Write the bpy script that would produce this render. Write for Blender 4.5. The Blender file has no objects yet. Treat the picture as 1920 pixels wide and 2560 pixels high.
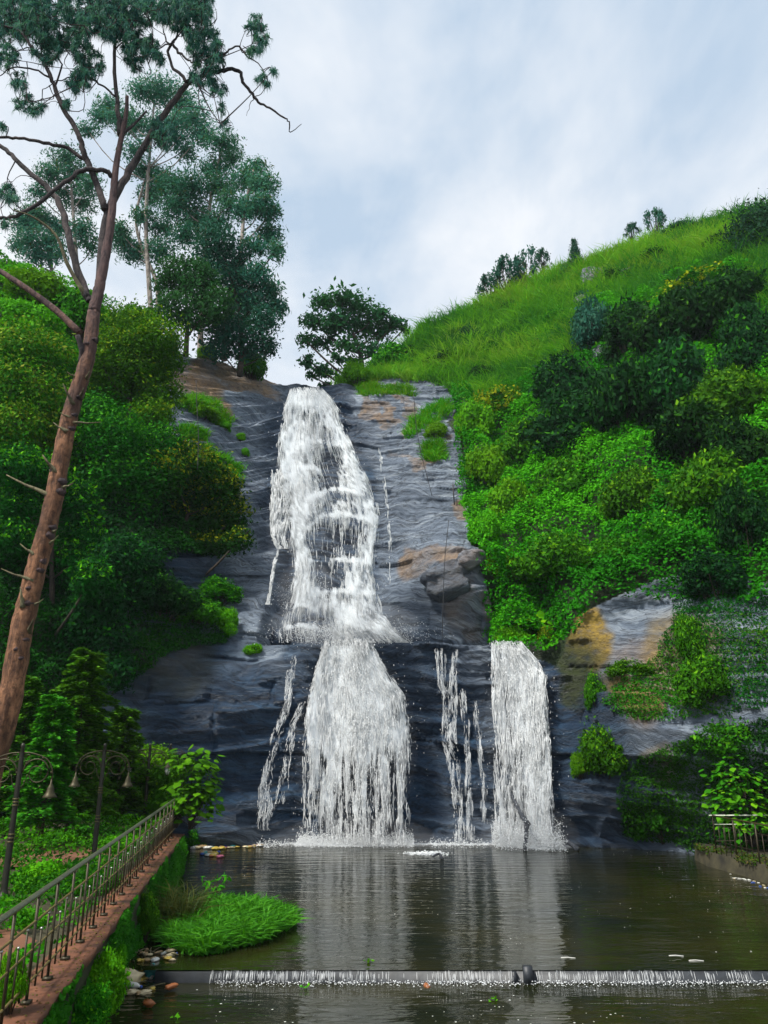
import bpy, math, random
import numpy as np
R = math.radians
rng = np.random.default_rng(7)
random.seed(7)
scene = bpy.context.scene
COL = scene.collection

# ------------------------------------------------------------------ camera, world, sun, exposure
CAM_Z, PITCH, FPX = 3.5, R(17), 1898.0          # eye 3.5 m above the pool, tilted up
cam = bpy.data.objects.new('camera', bpy.data.cameras.new('camera'))
COL.objects.link(cam)
cam.location = (0, 0, CAM_Z)
cam.rotation_euler = (R(90) + PITCH, 0, 0)
cam.data.sensor_fit = 'VERTICAL'
cam.data.angle = 2 * math.atan(1280 / FPX)
cam.data.clip_end = 2000
scene.camera = cam
SUN_EL, SUN_AZ = R(53), R(230)                  # azimuth clockwise from +Y: behind the camera, a little left
world = bpy.data.worlds.new('World'); scene.world = world; world.use_nodes = True
sun = bpy.data.objects.new('sun', bpy.data.lights.new('sun', 'SUN')); COL.objects.link(sun)
sun.data.energy = 4.7; sun.data.angle = R(10); sun.data.color = (1, .96, .88)
sun.rotation_euler = (R(90) - SUN_EL, 0, math.pi - SUN_AZ)
scene.view_settings.view_transform = 'Standard'; scene.view_settings.look = 'None'
scene.view_settings.gamma = 1; scene.view_settings.use_curve_mapping = False
scene.view_settings.exposure = 0.25
HAZE = .00022
cy = scene.cycles
cy.use_denoising = True; cy.max_bounces = 6; cy.diffuse_bounces = 3; cy.glossy_bounces = 3
cy.transmission_bounces = 4; cy.transparent_max_bounces = 16; cy.volume_bounces = 0
cy.sample_clamp_indirect = 4.0

class NT:
    def __init__(s, tree): s.t = tree; tree.nodes.clear()
    def n(s, kind, **kw):
        nd = s.t.nodes.new(kind)
        for k, v in kw.items():
            if k.startswith('i_'):
                key = k[2:]; key = int(key) if key.isdigit() else key.replace('_', ' ')
                s.put(nd.inputs[key], v)
            else: setattr(nd, k, v)
        return nd
    def put(s, sock, v):
        if isinstance(v, bpy.types.NodeSocket): s.t.links.new(v, sock)
        elif isinstance(v, bpy.types.Node): s.t.links.new(v.outputs[0], sock)
        else: sock.default_value = v
    def math(s, op, a, b=0.0, clamp=False):
        m = s.n('ShaderNodeMath', operation=op, use_clamp=clamp); s.put(m.inputs[0], a); s.put(m.inputs[1], b); return m.outputs[0]
    def mix(s, f, a, b, bt='MIX'):
        m = s.n('ShaderNodeMix', data_type='RGBA', blend_type=bt); s.put(m.inputs[0], f); s.put(m.inputs[6], a); s.put(m.inputs[7], b); return m.outputs[2]
    def ramp(s, f, stops):
        r = s.n('ShaderNodeValToRGB'); s.put(r.inputs[0], f); e = r.color_ramp.elements
        for i, (p, c) in enumerate(stops):
            el = e[i] if i < 2 else e.new(p)
            el.position = p; el.color = c if len(c) == 4 else (*c, 1)
        return r.outputs[0]
    def noise(s, vec, scale, detail=4, rough=.55, dist=0):
        n = s.n('ShaderNodeTexNoise'); s.put(n.inputs['Vector'], vec); n.inputs['Scale'].default_value = scale
        n.inputs['Detail'].default_value = detail; n.inputs['Roughness'].default_value = rough; n.inputs['Distortion'].default_value = dist
        return n.outputs['Fac']
    def mapping(s, vec, scale=(1, 1, 1), loc=(0, 0, 0), rot=(0, 0, 0)):
        m = s.n('ShaderNodeMapping'); s.put(m.inputs[0], vec); m.inputs['Scale'].default_value = scale
        m.inputs['Location'].default_value = loc; m.inputs['Rotation'].default_value = rot; return m.outputs[0]
    def sep(s, v):
        m = s.n('ShaderNodeSeparateXYZ'); s.put(m.inputs[0], v); return m.outputs

w = NT(world.node_tree)
sky = w.n('ShaderNodeTexSky', sky_type='NISHITA', sun_disc=False, sun_elevation=SUN_EL, sun_rotation=SUN_AZ, air_density=1.0, dust_density=1.5)
tc = w.n('ShaderNodeTexCoord').outputs['Generated']
X, Y_, Z = w.sep(tc)
zz = w.math('ADD', w.math('MAXIMUM', Z, 0.0), 0.25)
cv = w.n('ShaderNodeCombineXYZ', i_0=w.math('DIVIDE', X, zz), i_1=w.math('DIVIDE', Y_, zz), i_2=0.0).outputs[0]
n1 = w.noise(w.mapping(cv, (1.0, .75, 1), (3.1, .4, 0), (0, 0, R(28))), 1.5, 6, .55, .5)
n2 = w.noise(w.mapping(cv, (1.5, .8, 1), (0, 2, 0), (0, 0, R(35))), 4.0, 6, .6, .3)
cl = w.math('ADD', w.math('MULTIPLY', n1, .75), w.math('MULTIPLY', n2, .25))
SKY_HI, SKY_LO = (8.7, 9.0, 9.35), (4.9, 6.1, 7.5)
cloud = w.ramp(cl, [(.40, (SKY_LO[0]/10, SKY_LO[1]/10, SKY_LO[2]/10)), (.58, (SKY_HI[0]/10, SKY_HI[1]/10, SKY_HI[2]/10))])
cloud = w.mix(1.0, cloud, (10, 10, 10, 1), 'MULTIPLY')
skyc = w.mix(.88, sky.outputs[0], cloud)
bg = w.n('ShaderNodeBackground', i_Color=skyc, i_Strength=.1)
w.n('ShaderNodeOutputWorld', i_Surface=bg.outputs[0])

# ------------------------------------------------------------------ geometry helpers
cP, sP = math.cos(PITCH), math.sin(PITCH)
def P(u, v, Y):                                  # point at distance Y seen at photo pixel (u, v)
    u = np.asarray(u, float); v = np.asarray(v, float)
    a = (u - 960) / FPX; b = (1280 - v) / FPX
    t = Y / (cP - b * sP)
    return np.stack([a * t, np.broadcast_to(Y, np.shape(t)) * 1.0, CAM_Z + t * (sP + b * cP)], -1)
def proj(p):
    p = np.asarray(p, float); d = p - np.array([0, 0, CAM_Z])
    f = d[..., 1] * cP + d[..., 2] * sP; up = -d[..., 1] * sP + d[..., 2] * cP
    f = np.maximum(f, .1)
    return 960 + FPX * d[..., 0] / f, 1280 - FPX * up / f
def ground(u, v, z):                             # point on the level z seen at (u, v)
    b = (1280 - v) / FPX; t = (z - CAM_Z) / (sP + b * cP)
    return np.array([(u - 960) / FPX * t, (cP - b * sP) * t, z])

_tab = np.random.default_rng(3).random((512, 512))
def vnoise(x, y, seed=0):
    x = np.asarray(x, float) + seed * 17.31; y = np.asarray(y, float) + seed * 9.77
    xi = np.floor(x).astype(int); yi = np.floor(y).astype(int); fx = x - xi; fy = y - yi
    fx = fx * fx * (3 - 2 * fx); fy = fy * fy * (3 - 2 * fy)
    a = _tab[xi % 512, yi % 512]; b = _tab[(xi + 1) % 512, yi % 512]; c = _tab[xi % 512, (yi + 1) % 512]; d = _tab[(xi + 1) % 512, (yi + 1) % 512]
    return (a * (1 - fx) + b * fx) * (1 - fy) + (c * (1 - fx) + d * fx) * fy
def fbm(x, y, o=4, seed=0):
    s, a, tot = 0, 1, 0
    for i in range(o):
        s = s + a * vnoise(x * 2 ** i, y * 2 ** i, seed + i); tot += a; a *= .5
    return s / tot
def sstep(a, b, x):
    t = np.clip((x - a) / (b - a), 0, 1); return t * t * (3 - 2 * t)

def mesh(name, V, faces, mat, parent=None, col=None, smooth=False, uv=None):
    """one mesh object from a vertex array and a list of (n, k) face arrays"""
    me = bpy.data.meshes.new(name)
    V = np.asarray(V, np.float32).reshape(-1, 3)
    faces = [np.asarray(f, np.int32) for f in faces if len(f)]
    me.vertices.add(len(V)); me.vertices.foreach_set('co', V.ravel())
    loops = np.concatenate([f.ravel() for f in faces])
    tot = np.concatenate([np.full(len(f), f.shape[1], np.int32) for f in faces])
    st = np.concatenate([[0], np.cumsum(tot)[:-1]]).astype(np.int32)
    me.loops.add(len(loops)); me.loops.foreach_set('vertex_index', loops)
    me.polygons.add(len(tot)); me.polygons.foreach_set('loop_start', st); me.polygons.foreach_set('loop_total', tot)
    if smooth: me.polygons.foreach_set('use_smooth', np.ones(len(tot), bool))
    if col is not None:
        a = me.color_attributes.new('Col', 'FLOAT_COLOR', 'POINT')
        c = np.ones((len(V), 4), np.float32); c[:, :np.shape(col)[1]] = col
        a.data.foreach_set('color', c.ravel())
    if uv is not None:
        l = me.uv_layers.new(name='UVMap'); l.data.foreach_set('uv', np.asarray(uv, np.float32)[loops].ravel())
    me.update(); me.validate()
    if mat: me.materials.append(mat)
    o = bpy.data.objects.new(name, me); COL.objects.link(o)
    if parent: o.parent = parent
    return o
class MB:                                        # collects tubes, boxes, lathes into one mesh
    def __init__(s, base=(0, 0, 0)): s.v = []; s.q = []; s.t = []; s.n = 0; s.base = np.array(base, float)
    def add(s, V, q=(), t=()):
        V = np.asarray(V, float).reshape(-1, 3) - s.base
        s.v.append(V)
        if len(q): s.q.append(np.asarray(q, int).reshape(-1, 4) + s.n)
        if len(t): s.t.append(np.asarray(t, int).reshape(-1, 3) + s.n)
        s.n += len(V)
    def tube(s, pts, rad, sides=8, cap=True, bump=0.0):
        pts = np.asarray(pts, float); k = len(pts); rad = np.broadcast_to(np.asarray(rad, float), (k,))
        tg = np.gradient(pts, axis=0); tg /= np.linalg.norm(tg, axis=1)[:, None] + 1e-9
        ref = np.array([0, 0, 1.]) if abs(tg[:, 2]).mean() < .8 else np.array([1., 0, 0])
        a = np.cross(tg, ref); a /= np.linalg.norm(a, axis=1)[:, None] + 1e-9; b = np.cross(tg, a)
        th = np.arange(sides) * 2 * math.pi / sides
        r = rad[:, None] * (1 + (bump * (rng.random((k, sides)) - .5) if bump else 0))
        V = pts[:, None] + (np.cos(th)[None, :, None] * a[:, None] + np.sin(th)[None, :, None] * b[:, None]) * r[..., None]
        i = np.arange(k - 1)[:, None] * sides; j = np.arange(sides)[None]; j2 = (j + 1) % sides
        q = np.stack([i + j, i + j2, i + sides + j2, i + sides + j], -1).reshape(-1, 4)
        V = np.concatenate([V.reshape(-1, 3), pts[:1], pts[-1:]])
        t = []
        if cap:
            c0, c1 = k * sides, k * sides + 1; jj = np.arange(sides); jn = (jj + 1) % sides
            t = np.concatenate([np.stack([np.full(sides, c0), jn, jj], -1), np.stack([np.full(sides, c1), (k - 1) * sides + jj, (k - 1) * sides + jn], -1)])
        s.add(V, q, t)
    def box(s, c, d, rz=0, taper=1.0):
        c = np.asarray(c, float); hx, hy, hz = np.asarray(d, float) / 2
        V = np.array([[-hx, -hy, -hz], [hx, -hy, -hz], [hx, hy, -hz], [-hx, hy, -hz], [-hx * taper, -hy * taper, hz], [hx * taper, -hy * taper, hz], [hx * taper, hy * taper, hz], [-hx * taper, hy * taper, hz]])
        cr, sr = math.cos(rz), math.sin(rz)
        V = np.stack([V[:, 0] * cr - V[:, 1] * sr, V[:, 0] * sr + V[:, 1] * cr, V[:, 2]], -1) + c
        s.add(V, [[0, 3, 2, 1], [4, 5, 6, 7], [0, 1, 5, 4], [1, 2, 6, 5], [2, 3, 7, 6], [3, 0, 4, 7]])
    def lathe(s, c, prof, sides=12):             # prof: (radius, z) from the bottom up
        c = np.asarray(c, float); p = np.asarray(prof, float)
        s.tube(np.stack([np.full(len(p), c[0]), np.full(len(p), c[1]), c[2] + p[:, 1] + np.arange(len(p)) * 1e-6], -1), p[:, 0], sides)
    def ball(s, c, r, n=8, squash=1.0):
        a = np.linspace(0, math.pi, n // 2 + 2)
        s.lathe(np.asarray(c, float), np.stack([np.sin(a) * r + 1e-4, -np.cos(a) * r * squash], -1), n)
    def build(s, name, mat, parent=None, smooth=False, col=None):
        return mesh(name, np.concatenate(s.v), ([np.concatenate(s.q)] if s.q else []) + ([np.concatenate(s.t)] if s.t else []), mat, parent, smooth=smooth, col=col)

def tag(o, label=None, cat=None, group=None, kind=None):
    if label: o['label'] = label
    if cat: o['category'] = cat
    if group: o['group'] = group
    if kind: o['kind'] = kind
    return o
def thing(name, loc, label, cat, group=None, rz=0, scale=None):
    o = bpy.data.objects.new(name, None); COL.objects.link(o); o.empty_display_size = .2
    o.location = [float(c) for c in loc]; o.rotation_euler = (0, 0, rz)
    if scale is not None: o.scale = scale
    return tag(o, label, cat, group)
def copy_tree(o, parent=None):
    c = o.copy(); COL.objects.link(c)
    if parent: c.parent = parent
    for ch in list(o.children): copy_tree(ch, c)
    return c
def smooth_path(pts, n=4):                       # Catmull-Rom
    p = np.asarray(pts, float)
    if len(p) < 3: return np.array([p[0] + (p[-1] - p[0]) * t for t in np.linspace(0, 1, n + 1)])
    q = np.vstack([2 * p[0] - p[1], p, 2 * p[-1] - p[-2]]); out = []
    for i in range(1, len(q) - 2):
        for k in range(n):
            t = k / n
            out.append(.5 * ((2 * q[i]) + (-q[i - 1] + q[i + 1]) * t + (2 * q[i - 1] - 5 * q[i] + 4 * q[i + 1] - q[i + 2]) * t * t + (-q[i - 1] + 3 * q[i] - 3 * q[i + 1] + q[i + 2]) * t ** 3))
    out.append(p[-1]); return np.array(out)
def inpoly(u, v, poly):
    u = np.asarray(u); v = np.asarray(v); r = np.zeros(u.shape, bool); n = len(poly); j = n - 1
    for i in range(n):
        xi, yi = poly[i]; xj, yj = poly[j]
        c = ((yi > v) != (yj > v)) & (u < (xj - xi) * (v - yi) / (yj - yi + 1e-12) + xi); r ^= c; j = i
    return r

# ------------------------------------------------------------------ materials
def mat(name):
    m = bpy.data.materials.new(name); m.use_nodes = True; return m, NT(m.node_tree)
def finish(t, surf): t.n('ShaderNodeOutputMaterial', i_Surface=surf)
def bump(t, h, strength=.5, dist=.1): 
    return t.n('ShaderNodeBump', i_Height=h, i_Strength=strength, i_Distance=dist).outputs[0]
def plain(name, c, rough=.6, metal=0.0, var=.25, scale=12, bmp=.2):
    m, t = mat(name); ob = t.n('ShaderNodeTexCoord').outputs['Object']; n = t.noise(ob, scale, 5, .6)
    lo = tuple(x * (1 - var) for x in c); hi = tuple(min(1, x * (1 + var)) for x in c)
    finish(t, t.n('ShaderNodeBsdfPrincipled', i_Base_Color=t.ramp(n, [(.3, lo), (.7, hi)]), i_Roughness=rough, i_Metallic=metal, i_Normal=bump(t, n, bmp, .02)).outputs[0]); return m
def leafmat(name, trans=.24, rough=.65, spec=.05):
    m, t = mat(name); c = t.n('ShaderNodeAttribute', attribute_name='Col').outputs['Color']
    oi = t.n('ShaderNodeObjectInfo').outputs['Random']
    h = t.n('ShaderNodeHueSaturation', i_Color=c, i_Hue=t.math('ADD', .485, t.math('MULTIPLY', oi, .03)), i_Value=t.math('ADD', .82, t.math('MULTIPLY', oi, .36))).outputs[0]
    p = t.n('ShaderNodeBsdfPrincipled', i_Base_Color=h, i_Roughness=rough); p.inputs['Specular IOR Level'].default_value = spec
    tr = t.n('ShaderNodeBsdfTranslucent', i_Color=t.mix(1.0, h, (1.15, 1.1, .5, 1), 'MULTIPLY'))
    finish(t, t.n('ShaderNodeMixShader', i_0=trans, i_1=p.outputs[0], i_2=tr.outputs[0]).outputs[0]); return m
M_LEAF = leafmat('leaf'); M_GRASS = leafmat('grass_blade', .35, .6, .1); M_NEEDLE = leafmat('needle', .45, .5, .12)
def barkmat(name, a, b, sx=6, sz=1.6, high=None):
    m, t = mat(name); ob = t.n('ShaderNodeTexCoord').outputs['Object']
    n = t.noise(t.mapping(ob, (sx, sx, sz)), 2.2, 6, .65, .4); n2 = t.noise(ob, 1.3, 3)
    n3 = t.noise(ob, 9, 6, .7); c = t.mix(t.ramp(n2, [(.4, (0, 0, 0)), (.62, (.75, .75, .75))]), t.ramp(n, [(.36, a), (.62, b)]), (*[x * .6 for x in a], 1)); c = t.mix(t.ramp(n3, [(.35, (.7, .7, .7)), (.5, (0, 0, 0))]), c, (*[x * .35 for x in a], 1))
    if high: c = t.mix(t.ramp(t.math('MULTIPLY', t.math('ADD', t.sep(ob)[2], t.math('MULTIPLY', n2, 3.0)), .05), [(.50, (0, 0, 0)), (.72, (1, 1, 1))]), c, t.ramp(n, [(.36, high[0]), (.62, high[1])]))
    finish(t, t.n('ShaderNodeBsdfPrincipled', i_Base_Color=c, i_Roughness=.9, i_Normal=bump(t, t.math('ADD', n, t.math('MULTIPLY', n3, .5)), 1.0, .07)).outputs[0]); return m
M_PINE = barkmat('pine_bark', (.085, .036, .018), (.36, .17, .085), 5, 1.2, ((.035, .022, .026), (.13, .075, .068)))
M_UPPER = barkmat('upper_pine_bark', (.035, .022, .026), (.13, .075, .068), 5, 1.2)
M_LIMB = barkmat('limb_bark', (.03, .024, .028), (.10, .075, .07))
M_DEAD = barkmat('dead_wood', (.10, .085, .04), (.24, .22, .12))
M_PALE = barkmat('pale_bark', (.16, .13, .11), (.42, .37, .32), 3, .7)
M_BARK = barkmat('dark_bark', (.03, .022, .016), (.09, .065, .045))

def rockmat():
    m, t = mat('wet_rock')
    at = t.n('ShaderNodeAttribute', attribute_name='Col'); r, g, b = t.n('ShaderNodeSeparateColor', i_0=at.outputs['Color']).outputs[:3]; al = at.outputs['Alpha']
    ob = t.n('ShaderNodeTexCoord').outputs['Object']
    X, Y, Z = t.sep(ob)
    warp = t.math('MULTIPLY', t.noise(ob, .25, 3), 3.0)
    zc = t.math('ADD', t.math('ADD', t.math('MULTIPLY', Z, 1.0), t.math('MULTIPLY', X, .12)), warp)
    sv = t.n('ShaderNodeCombineXYZ', i_0=t.math('MULTIPLY', X, .24), i_1=t.math('MULTIPLY', Y, .24), i_2=t.math('MULTIPLY', zc, 2.6)).outputs[0]
    st = t.noise(sv, 1.1, 12, .74, .15)
    fine = t.noise(t.mapping(ob, (1, 1, 1.7)), 2.6, 12, .72)
    patch = t.noise(ob, .45, 5, .6)
    crk = t.math('ABSOLUTE', t.math('SUBTRACT', t.noise(t.mapping(sv, (1.0, 1, .55)), 1.7, 6, .6, .6), .5)); crk = t.ramp(crk, [(.0, (.28, .28, .28)), (.022, (1, 1, 1))])
    c = t.ramp(st, [(.34, (.042, .062, .098)), (.5, (.175, .220, .285)), (.66, (.46, .52, .59))]); c = t.mix(1.0, c, crk, 'MULTIPLY')
    c = t.mix(t.math('MULTIPLY', patch, .45), c, (.08, .105, .145, 1))
    brown = t.ramp(fine, [(.3, (.11, .065, .035)), (.7, (.46, .30, .16))])
    c = t.mix(t.math('MULTIPLY', b, t.ramp(patch, [(.35, (.3, .3, .3)), (.6, (1, 1, 1))])), c, brown)
    lich = t.ramp(fine, [(.3, (.16, .10, .012)), (.7, (.42, .28, .05))])
    c = t.mix(t.math('MULTIPLY', al, t.ramp(fine, [(.25, (.45, .45, .45)), (.5, (1, 1, 1))])), c, lich)
    wet = t.mix(1.0, c, (.11, .23, .36, 1), 'MULTIPLY')
    c = t.mix(g, c, wet)
    veg = t.ramp(fine, [(.35, (.008, .018, .004)), (.65, (.025, .05, .008))])
    c = t.mix(r, c, veg)
    h = t.math('ADD', t.math('ADD', t.math('MULTIPLY', st, .8), t.math('MULTIPLY', fine, .9)), t.math('MULTIPLY', t.math('ADD', crk, 0.0), .12))
    rough = t.math('SUBTRACT', .62, t.math('MULTIPLY', g, .22))
    finish(t, t.n('ShaderNodeBsdfPrincipled', i_Base_Color=c, i_Roughness=rough, i_Normal=bump(t, h, 1.0, .28)).outputs[0]); return m
M_ROCK = rockmat()

def watermat(name, c1, c2):
    m, t = mat(name); ob = t.n('ShaderNodeTexCoord').outputs['Object']
    a = t.noise(t.mapping(ob, (.5, 1.6, 1)), 1.5, 2.5, .5, .4); b = t.noise(t.mapping(ob, (1.2, 3.5, 1)), 2.6, 2, .5)
    pt = t.noise(ob, .35, 4, .6)
    h = t.math('ADD', t.math('MULTIPLY', a, 1.0), t.math('MULTIPLY', b, .35))
    p = t.n('ShaderNodeBsdfPrincipled', i_Base_Color=t.ramp(pt, [(.35, c1), (.65, c2)]), i_Roughness=.03, i_IOR=1.33, i_Normal=bump(t, h, .24, .12)); 
    finish(t, p.outputs[0]); return m
M_WATER = watermat('pool_water', (.006, .009, .003), (.022, .021, .005))

def fallmat(name, thick, lo=.34, hi=.54):                        # streaky thin veil of falling water
    m, t = mat(name); uv = t.n('ShaderNodeUVMap', uv_map='UVMap').outputs[0]
    dn = t.n('ShaderNodeSeparateColor', i_0=t.n('ShaderNodeAttribute', attribute_name='Col').outputs['Color']).outputs[0]
    s1 = t.noise(t.mapping(uv, (7.0, .55, 1)), 1.0, 7, .7, .35); s2 = t.noise(t.mapping(uv, (16.0, 2.6, 1)), 1.0, 5, .65, .8); s3 = t.noise(t.mapping(uv, (1.0, .4, 1)), 1.0, 4, .6)
    s = t.math('ADD', t.math('ADD', t.math('MULTIPLY', s1, .45), t.math('MULTIPLY', s2, .4)), t.math('MULTIPLY', s3, .35))
    f = t.math('ADD', s, t.math('SUBTRACT', t.math('MULTIPLY', dn, .62), .62))
    f = t.ramp(f, [(lo, (0, 0, 0)), (hi, (thick, thick, thick))])
    f = t.math('MULTIPLY', f, t.math('MINIMUM', t.math('MULTIPLY', dn, 5.0), 1.0))
    d = t.n('ShaderNodeBsdfDiffuse', i_Color=(.90, .94, .97, 1)); tr = t.n('ShaderNodeBsdfTranslucent', i_Color=(.80, .86, .92, 1))
    wm = t.n('ShaderNodeMixShader', i_0=.2, i_1=d.outputs[0], i_2=tr.outputs[0])
    finish(t, t.n('ShaderNodeMixShader', i_0=f, i_1=t.n('ShaderNodeBsdfTransparent').outputs[0], i_2=wm.outputs[0]).outputs[0]); return m
M_VEIL = fallmat('falling_water_veil', .95); M_SOFT = fallmat('soft_water_veil', .92, .24, .62)
def whitemat():
    m, t = mat('white_water')
    d = t.n('ShaderNodeBsdfDiffuse', i_Color=(.95, .97, .98, 1)); tr = t.n('ShaderNodeBsdfTranslucent', i_Color=(.88, .92, .96, 1))
    finish(t, t.n('ShaderNodeMixShader', i_0=.25, i_1=d.outputs[0], i_2=tr.outputs[0]).outputs[0]); return m
M_WHITE = whitemat()
def streakmat():
    m, t = mat('thin_white_water'); d = t.n('ShaderNodeBsdfDiffuse', i_Color=(.95, .97, .98, 1))
    finish(t, t.n('ShaderNodeMixShader', i_0=.68, i_1=t.n('ShaderNodeBsdfTransparent').outputs[0], i_2=d.outputs[0]).outputs[0]); return m
M_STREAK = streakmat()
M_RAIL = plain('painted_iron', (.040, .032, .016), .5, .4); M_GOLD = plain('gilded_rail', (.075, .062, .018), .5, .4); M_POLE = plain('dark_pole', (.018, .017, .010), .5, .3); M_BRASS = plain('dark_brass', (.045, .038, .016), .5, .5); M_RUST = plain('gilded_iron', (.15, .115, .035), .5, .3); M_BALL = plain('silver_ball', (.40, .40, .36), .3, .8, .1)
M_HAND = plain('handrail_steel', (.20, .22, .14), .35, .7)
M_COPING = plain('red_coping', (.13, .048, .022), .85, 0, .75, 3, .8)
M_PATH = plain('red_path', (.14, .058, .028), .9, 0, .35, 3, .5)
M_SOIL = plain('garden_soil', (.04, .035, .015), .95, 0, .5, 2, .6)
M_WALL = plain('mossy_wall', (.030, .034, .012), .9, 0, .6, 3, .8)
M_CONC = plain('wet_concrete', (.018, .022, .028), .5, 0, .4, 5, .5)
M_GLASS = plain('milky_glass', (.75, .75, .70), .3, 0, .08)

# ------------------------------------------------------------------ terrain: one cliff-and-hill sheet, distance Y over (x, z)
SKY_LINE = [(-1400, 640, 28), (-600, 610, 34), (0, 652, 40), (200, 735, 43), (330, 805, 46), (450, 890, 49), (560, 917, 51), (640, 947, 53), (720, 972, 54.5), (760, 976, 55), (880, 962, 55), (960, 915, 56), (1050, 832, 56), (1180, 778, 56),
            (1300, 722, 55), (1400, 690, 54), (1500, 658, 52), (1620, 608, 51), (1750, 570, 49), (1870, 540, 47), (2100, 510, 44), (2600, 480, 38), (3300, 480, 30)]
CTRL = [(500, 2115, 29.6), (640, 2110, 30.1), (960, 2110, 30.2), (1250, 2112, 30.1), (1440, 2120, 29.6), (1560, 2125, 29.1), (1700, 2130, 28.2),
        (640, 1900, 30.0), (960, 1880, 30.5), (1250, 1880, 30.4), (640, 1660, 30.6), (850, 1660, 30.8), (1100, 1660, 30.8), (1330, 1660, 30.6),
        (480, 1900, 28.8), (480, 1650, 29.6), (330, 1650, 28.6), (330, 1900, 28.2), (300, 2060, 28.4), (100, 2050, 28.0), (0, 1900, 26.5), (100, 1700, 27), (0, 1500, 26.5), (-300, 2000, 24), (-300, 1500, 24), (-900, 1800, 20), (-900, 1200, 22),
        (700, 1560, 34.2), (830, 1560, 34.0), (1000, 1560, 33.6), (1180, 1560, 32.8), (620, 1540, 33.0), (560, 1520, 32),
        (450, 1440, 32.0), (600, 1400, 35.6), (800, 1400, 38.0), (1000, 1400, 37.5), (1150, 1420, 34.6), (450, 1250, 34.5), (600, 1200, 41), (780, 1200, 43.5), (950, 1200, 42.5), (1120, 1200, 40.5),
        (480, 1060, 41), (620, 1060, 46), (780, 1060, 48), (950, 1060, 47.5), (1110, 1060, 45.5), (780, 1000, 51), (950, 1000, 51), (560, 970, 48.5),
        (300, 1050, 38), (100, 900, 34.5), (280, 880, 41), (100, 1150, 30.5), (300, 1250, 32.5), (0, 1300, 28), (-300, 1000, 29), (-300, 700, 34), (200, 1450, 28.5),
        (1200, 1000, 48.5), (1300, 850, 51.5), (1500, 760, 48.5), (1500, 900, 43.5), (1700, 720, 44.5), (1850, 640, 43), (1800, 850, 38), (1900, 1000, 33), (1500, 1100, 37.5), (1300, 1150, 41), (1700, 1100, 33.5),
        (1250, 1300, 37), (1500, 1300, 33.2), (1700, 1300, 30), (1900, 1300, 27.5), (1300, 1480, 33.2), (1300, 1560, 32), (1450, 1540, 30.0), (1600, 1500, 28.8), (1800, 1500, 26.5), (1400, 1700, 29.6), (1550, 1700, 28.2), (1750, 1700, 26.3), (1900, 1700, 24.8),
        (1500, 1900, 28.9), (1650, 1900, 27.4), (1800, 1950, 26.2), (1920, 1950, 25.2), (1850, 2120, 26.4), (2200, 1900, 22), (2200, 1400, 24), (2200, 900, 30), (2800, 1500, 19), (2800, 900, 24)]
LIP_Z = 7.35
def lipmask(x): return sstep(-5.3, -4.5, x) * (1 - sstep(6.6, 7.4, x))
def steps(x, z):
    s = 2.2 * sstep(LIP_Z - .10 + .34 * (fbm(x * .7, 0 * x, 4, 5) - .5), LIP_Z + .10 + .34 * (fbm(x * .7, 0 * x, 4, 5) - .5), z) * lipmask(x) * (1 - sstep(8.2, 15, z))
    s = s + .45 * sstep(3.45, 3.75, z + .30 * (vnoise(x * .9, 0 * x, 9) - .5)) * sstep(-3.2, -2.2, x) * (1 - sstep(4.8, 5.6, x))
    return s
_c = np.array(CTRL + SKY_LINE, float); _cp = P(_c[:, 0], _c[:, 1], _c[:, 2])
_cx, _cz = _cp[:, 0], _cp[:, 2]; _cv = _c[:, 2] - steps(_cx, _cz)
def _ker(dx, dz):
    r2 = (dx * dx + dz * dz) / 100; return .5 * r2 * np.log(r2 + 1e-9)
_n = len(_cx)
_A = np.zeros((_n + 3, _n + 3)); _A[:_n, :_n] = _ker(_cx[:, None] - _cx, _cz[:, None] - _cz) + .012 * np.eye(_n)
_A[:_n, _n:] = np.stack([np.ones(_n), _cx, _cz], -1); _A[_n:, :_n] = _A[:_n, _n:].T
_W = np.linalg.solve(_A, np.concatenate([_cv, np.zeros(3)]))
def tps(x, z):
    x = np.asarray(x, float); sh = x.shape; x = x.ravel(); z = np.asarray(z, float).ravel(); out = np.empty(len(x))
    for i in range(0, len(x), 20000):
        a, b = x[i:i + 20000], z[i:i + 20000]
        out[i:i + 20000] = _ker(a[:, None] - _cx, b[:, None] - _cz) @ _W[:_n] + _W[_n] + _W[_n + 1] * a + _W[_n + 2] * b
    return np.clip(out.reshape(sh), 15, 75)
BUMPS = [(740, 1480, 1.5, .5), (760, 1400, 1.7, .8), (835, 1360, 2.0, .7), (820, 1440, 1.3, .6), (830, 1270, 1.9, .7), (800, 1120, 1.6, .6), (700, 1240, 1.5, .5), (1110, 1410, 2.2, 1.8), (1150, 1480, 1.6, .7), (1030, 1530, 2.0, .5), (760, 1560, 1.0, .5), (850, 1580, .9, .4), (500, 1420, 2.0, .9), (470, 1340, 1.8, .9),
         (1480, 1620, 1.8, .8), (1600, 1760, 1.4, .7), (1650, 1870, 1.6, .7), (1480, 1980, 1.2, .7), (1560, 2020, 1.0, .5), (500, 1790, 1.5, .4), (600, 2040, 1.2, .5), (560, 2080, .8, .5), (950, 1010, 3.0, .5), (600, 1030, 3.5, .5)]
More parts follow.
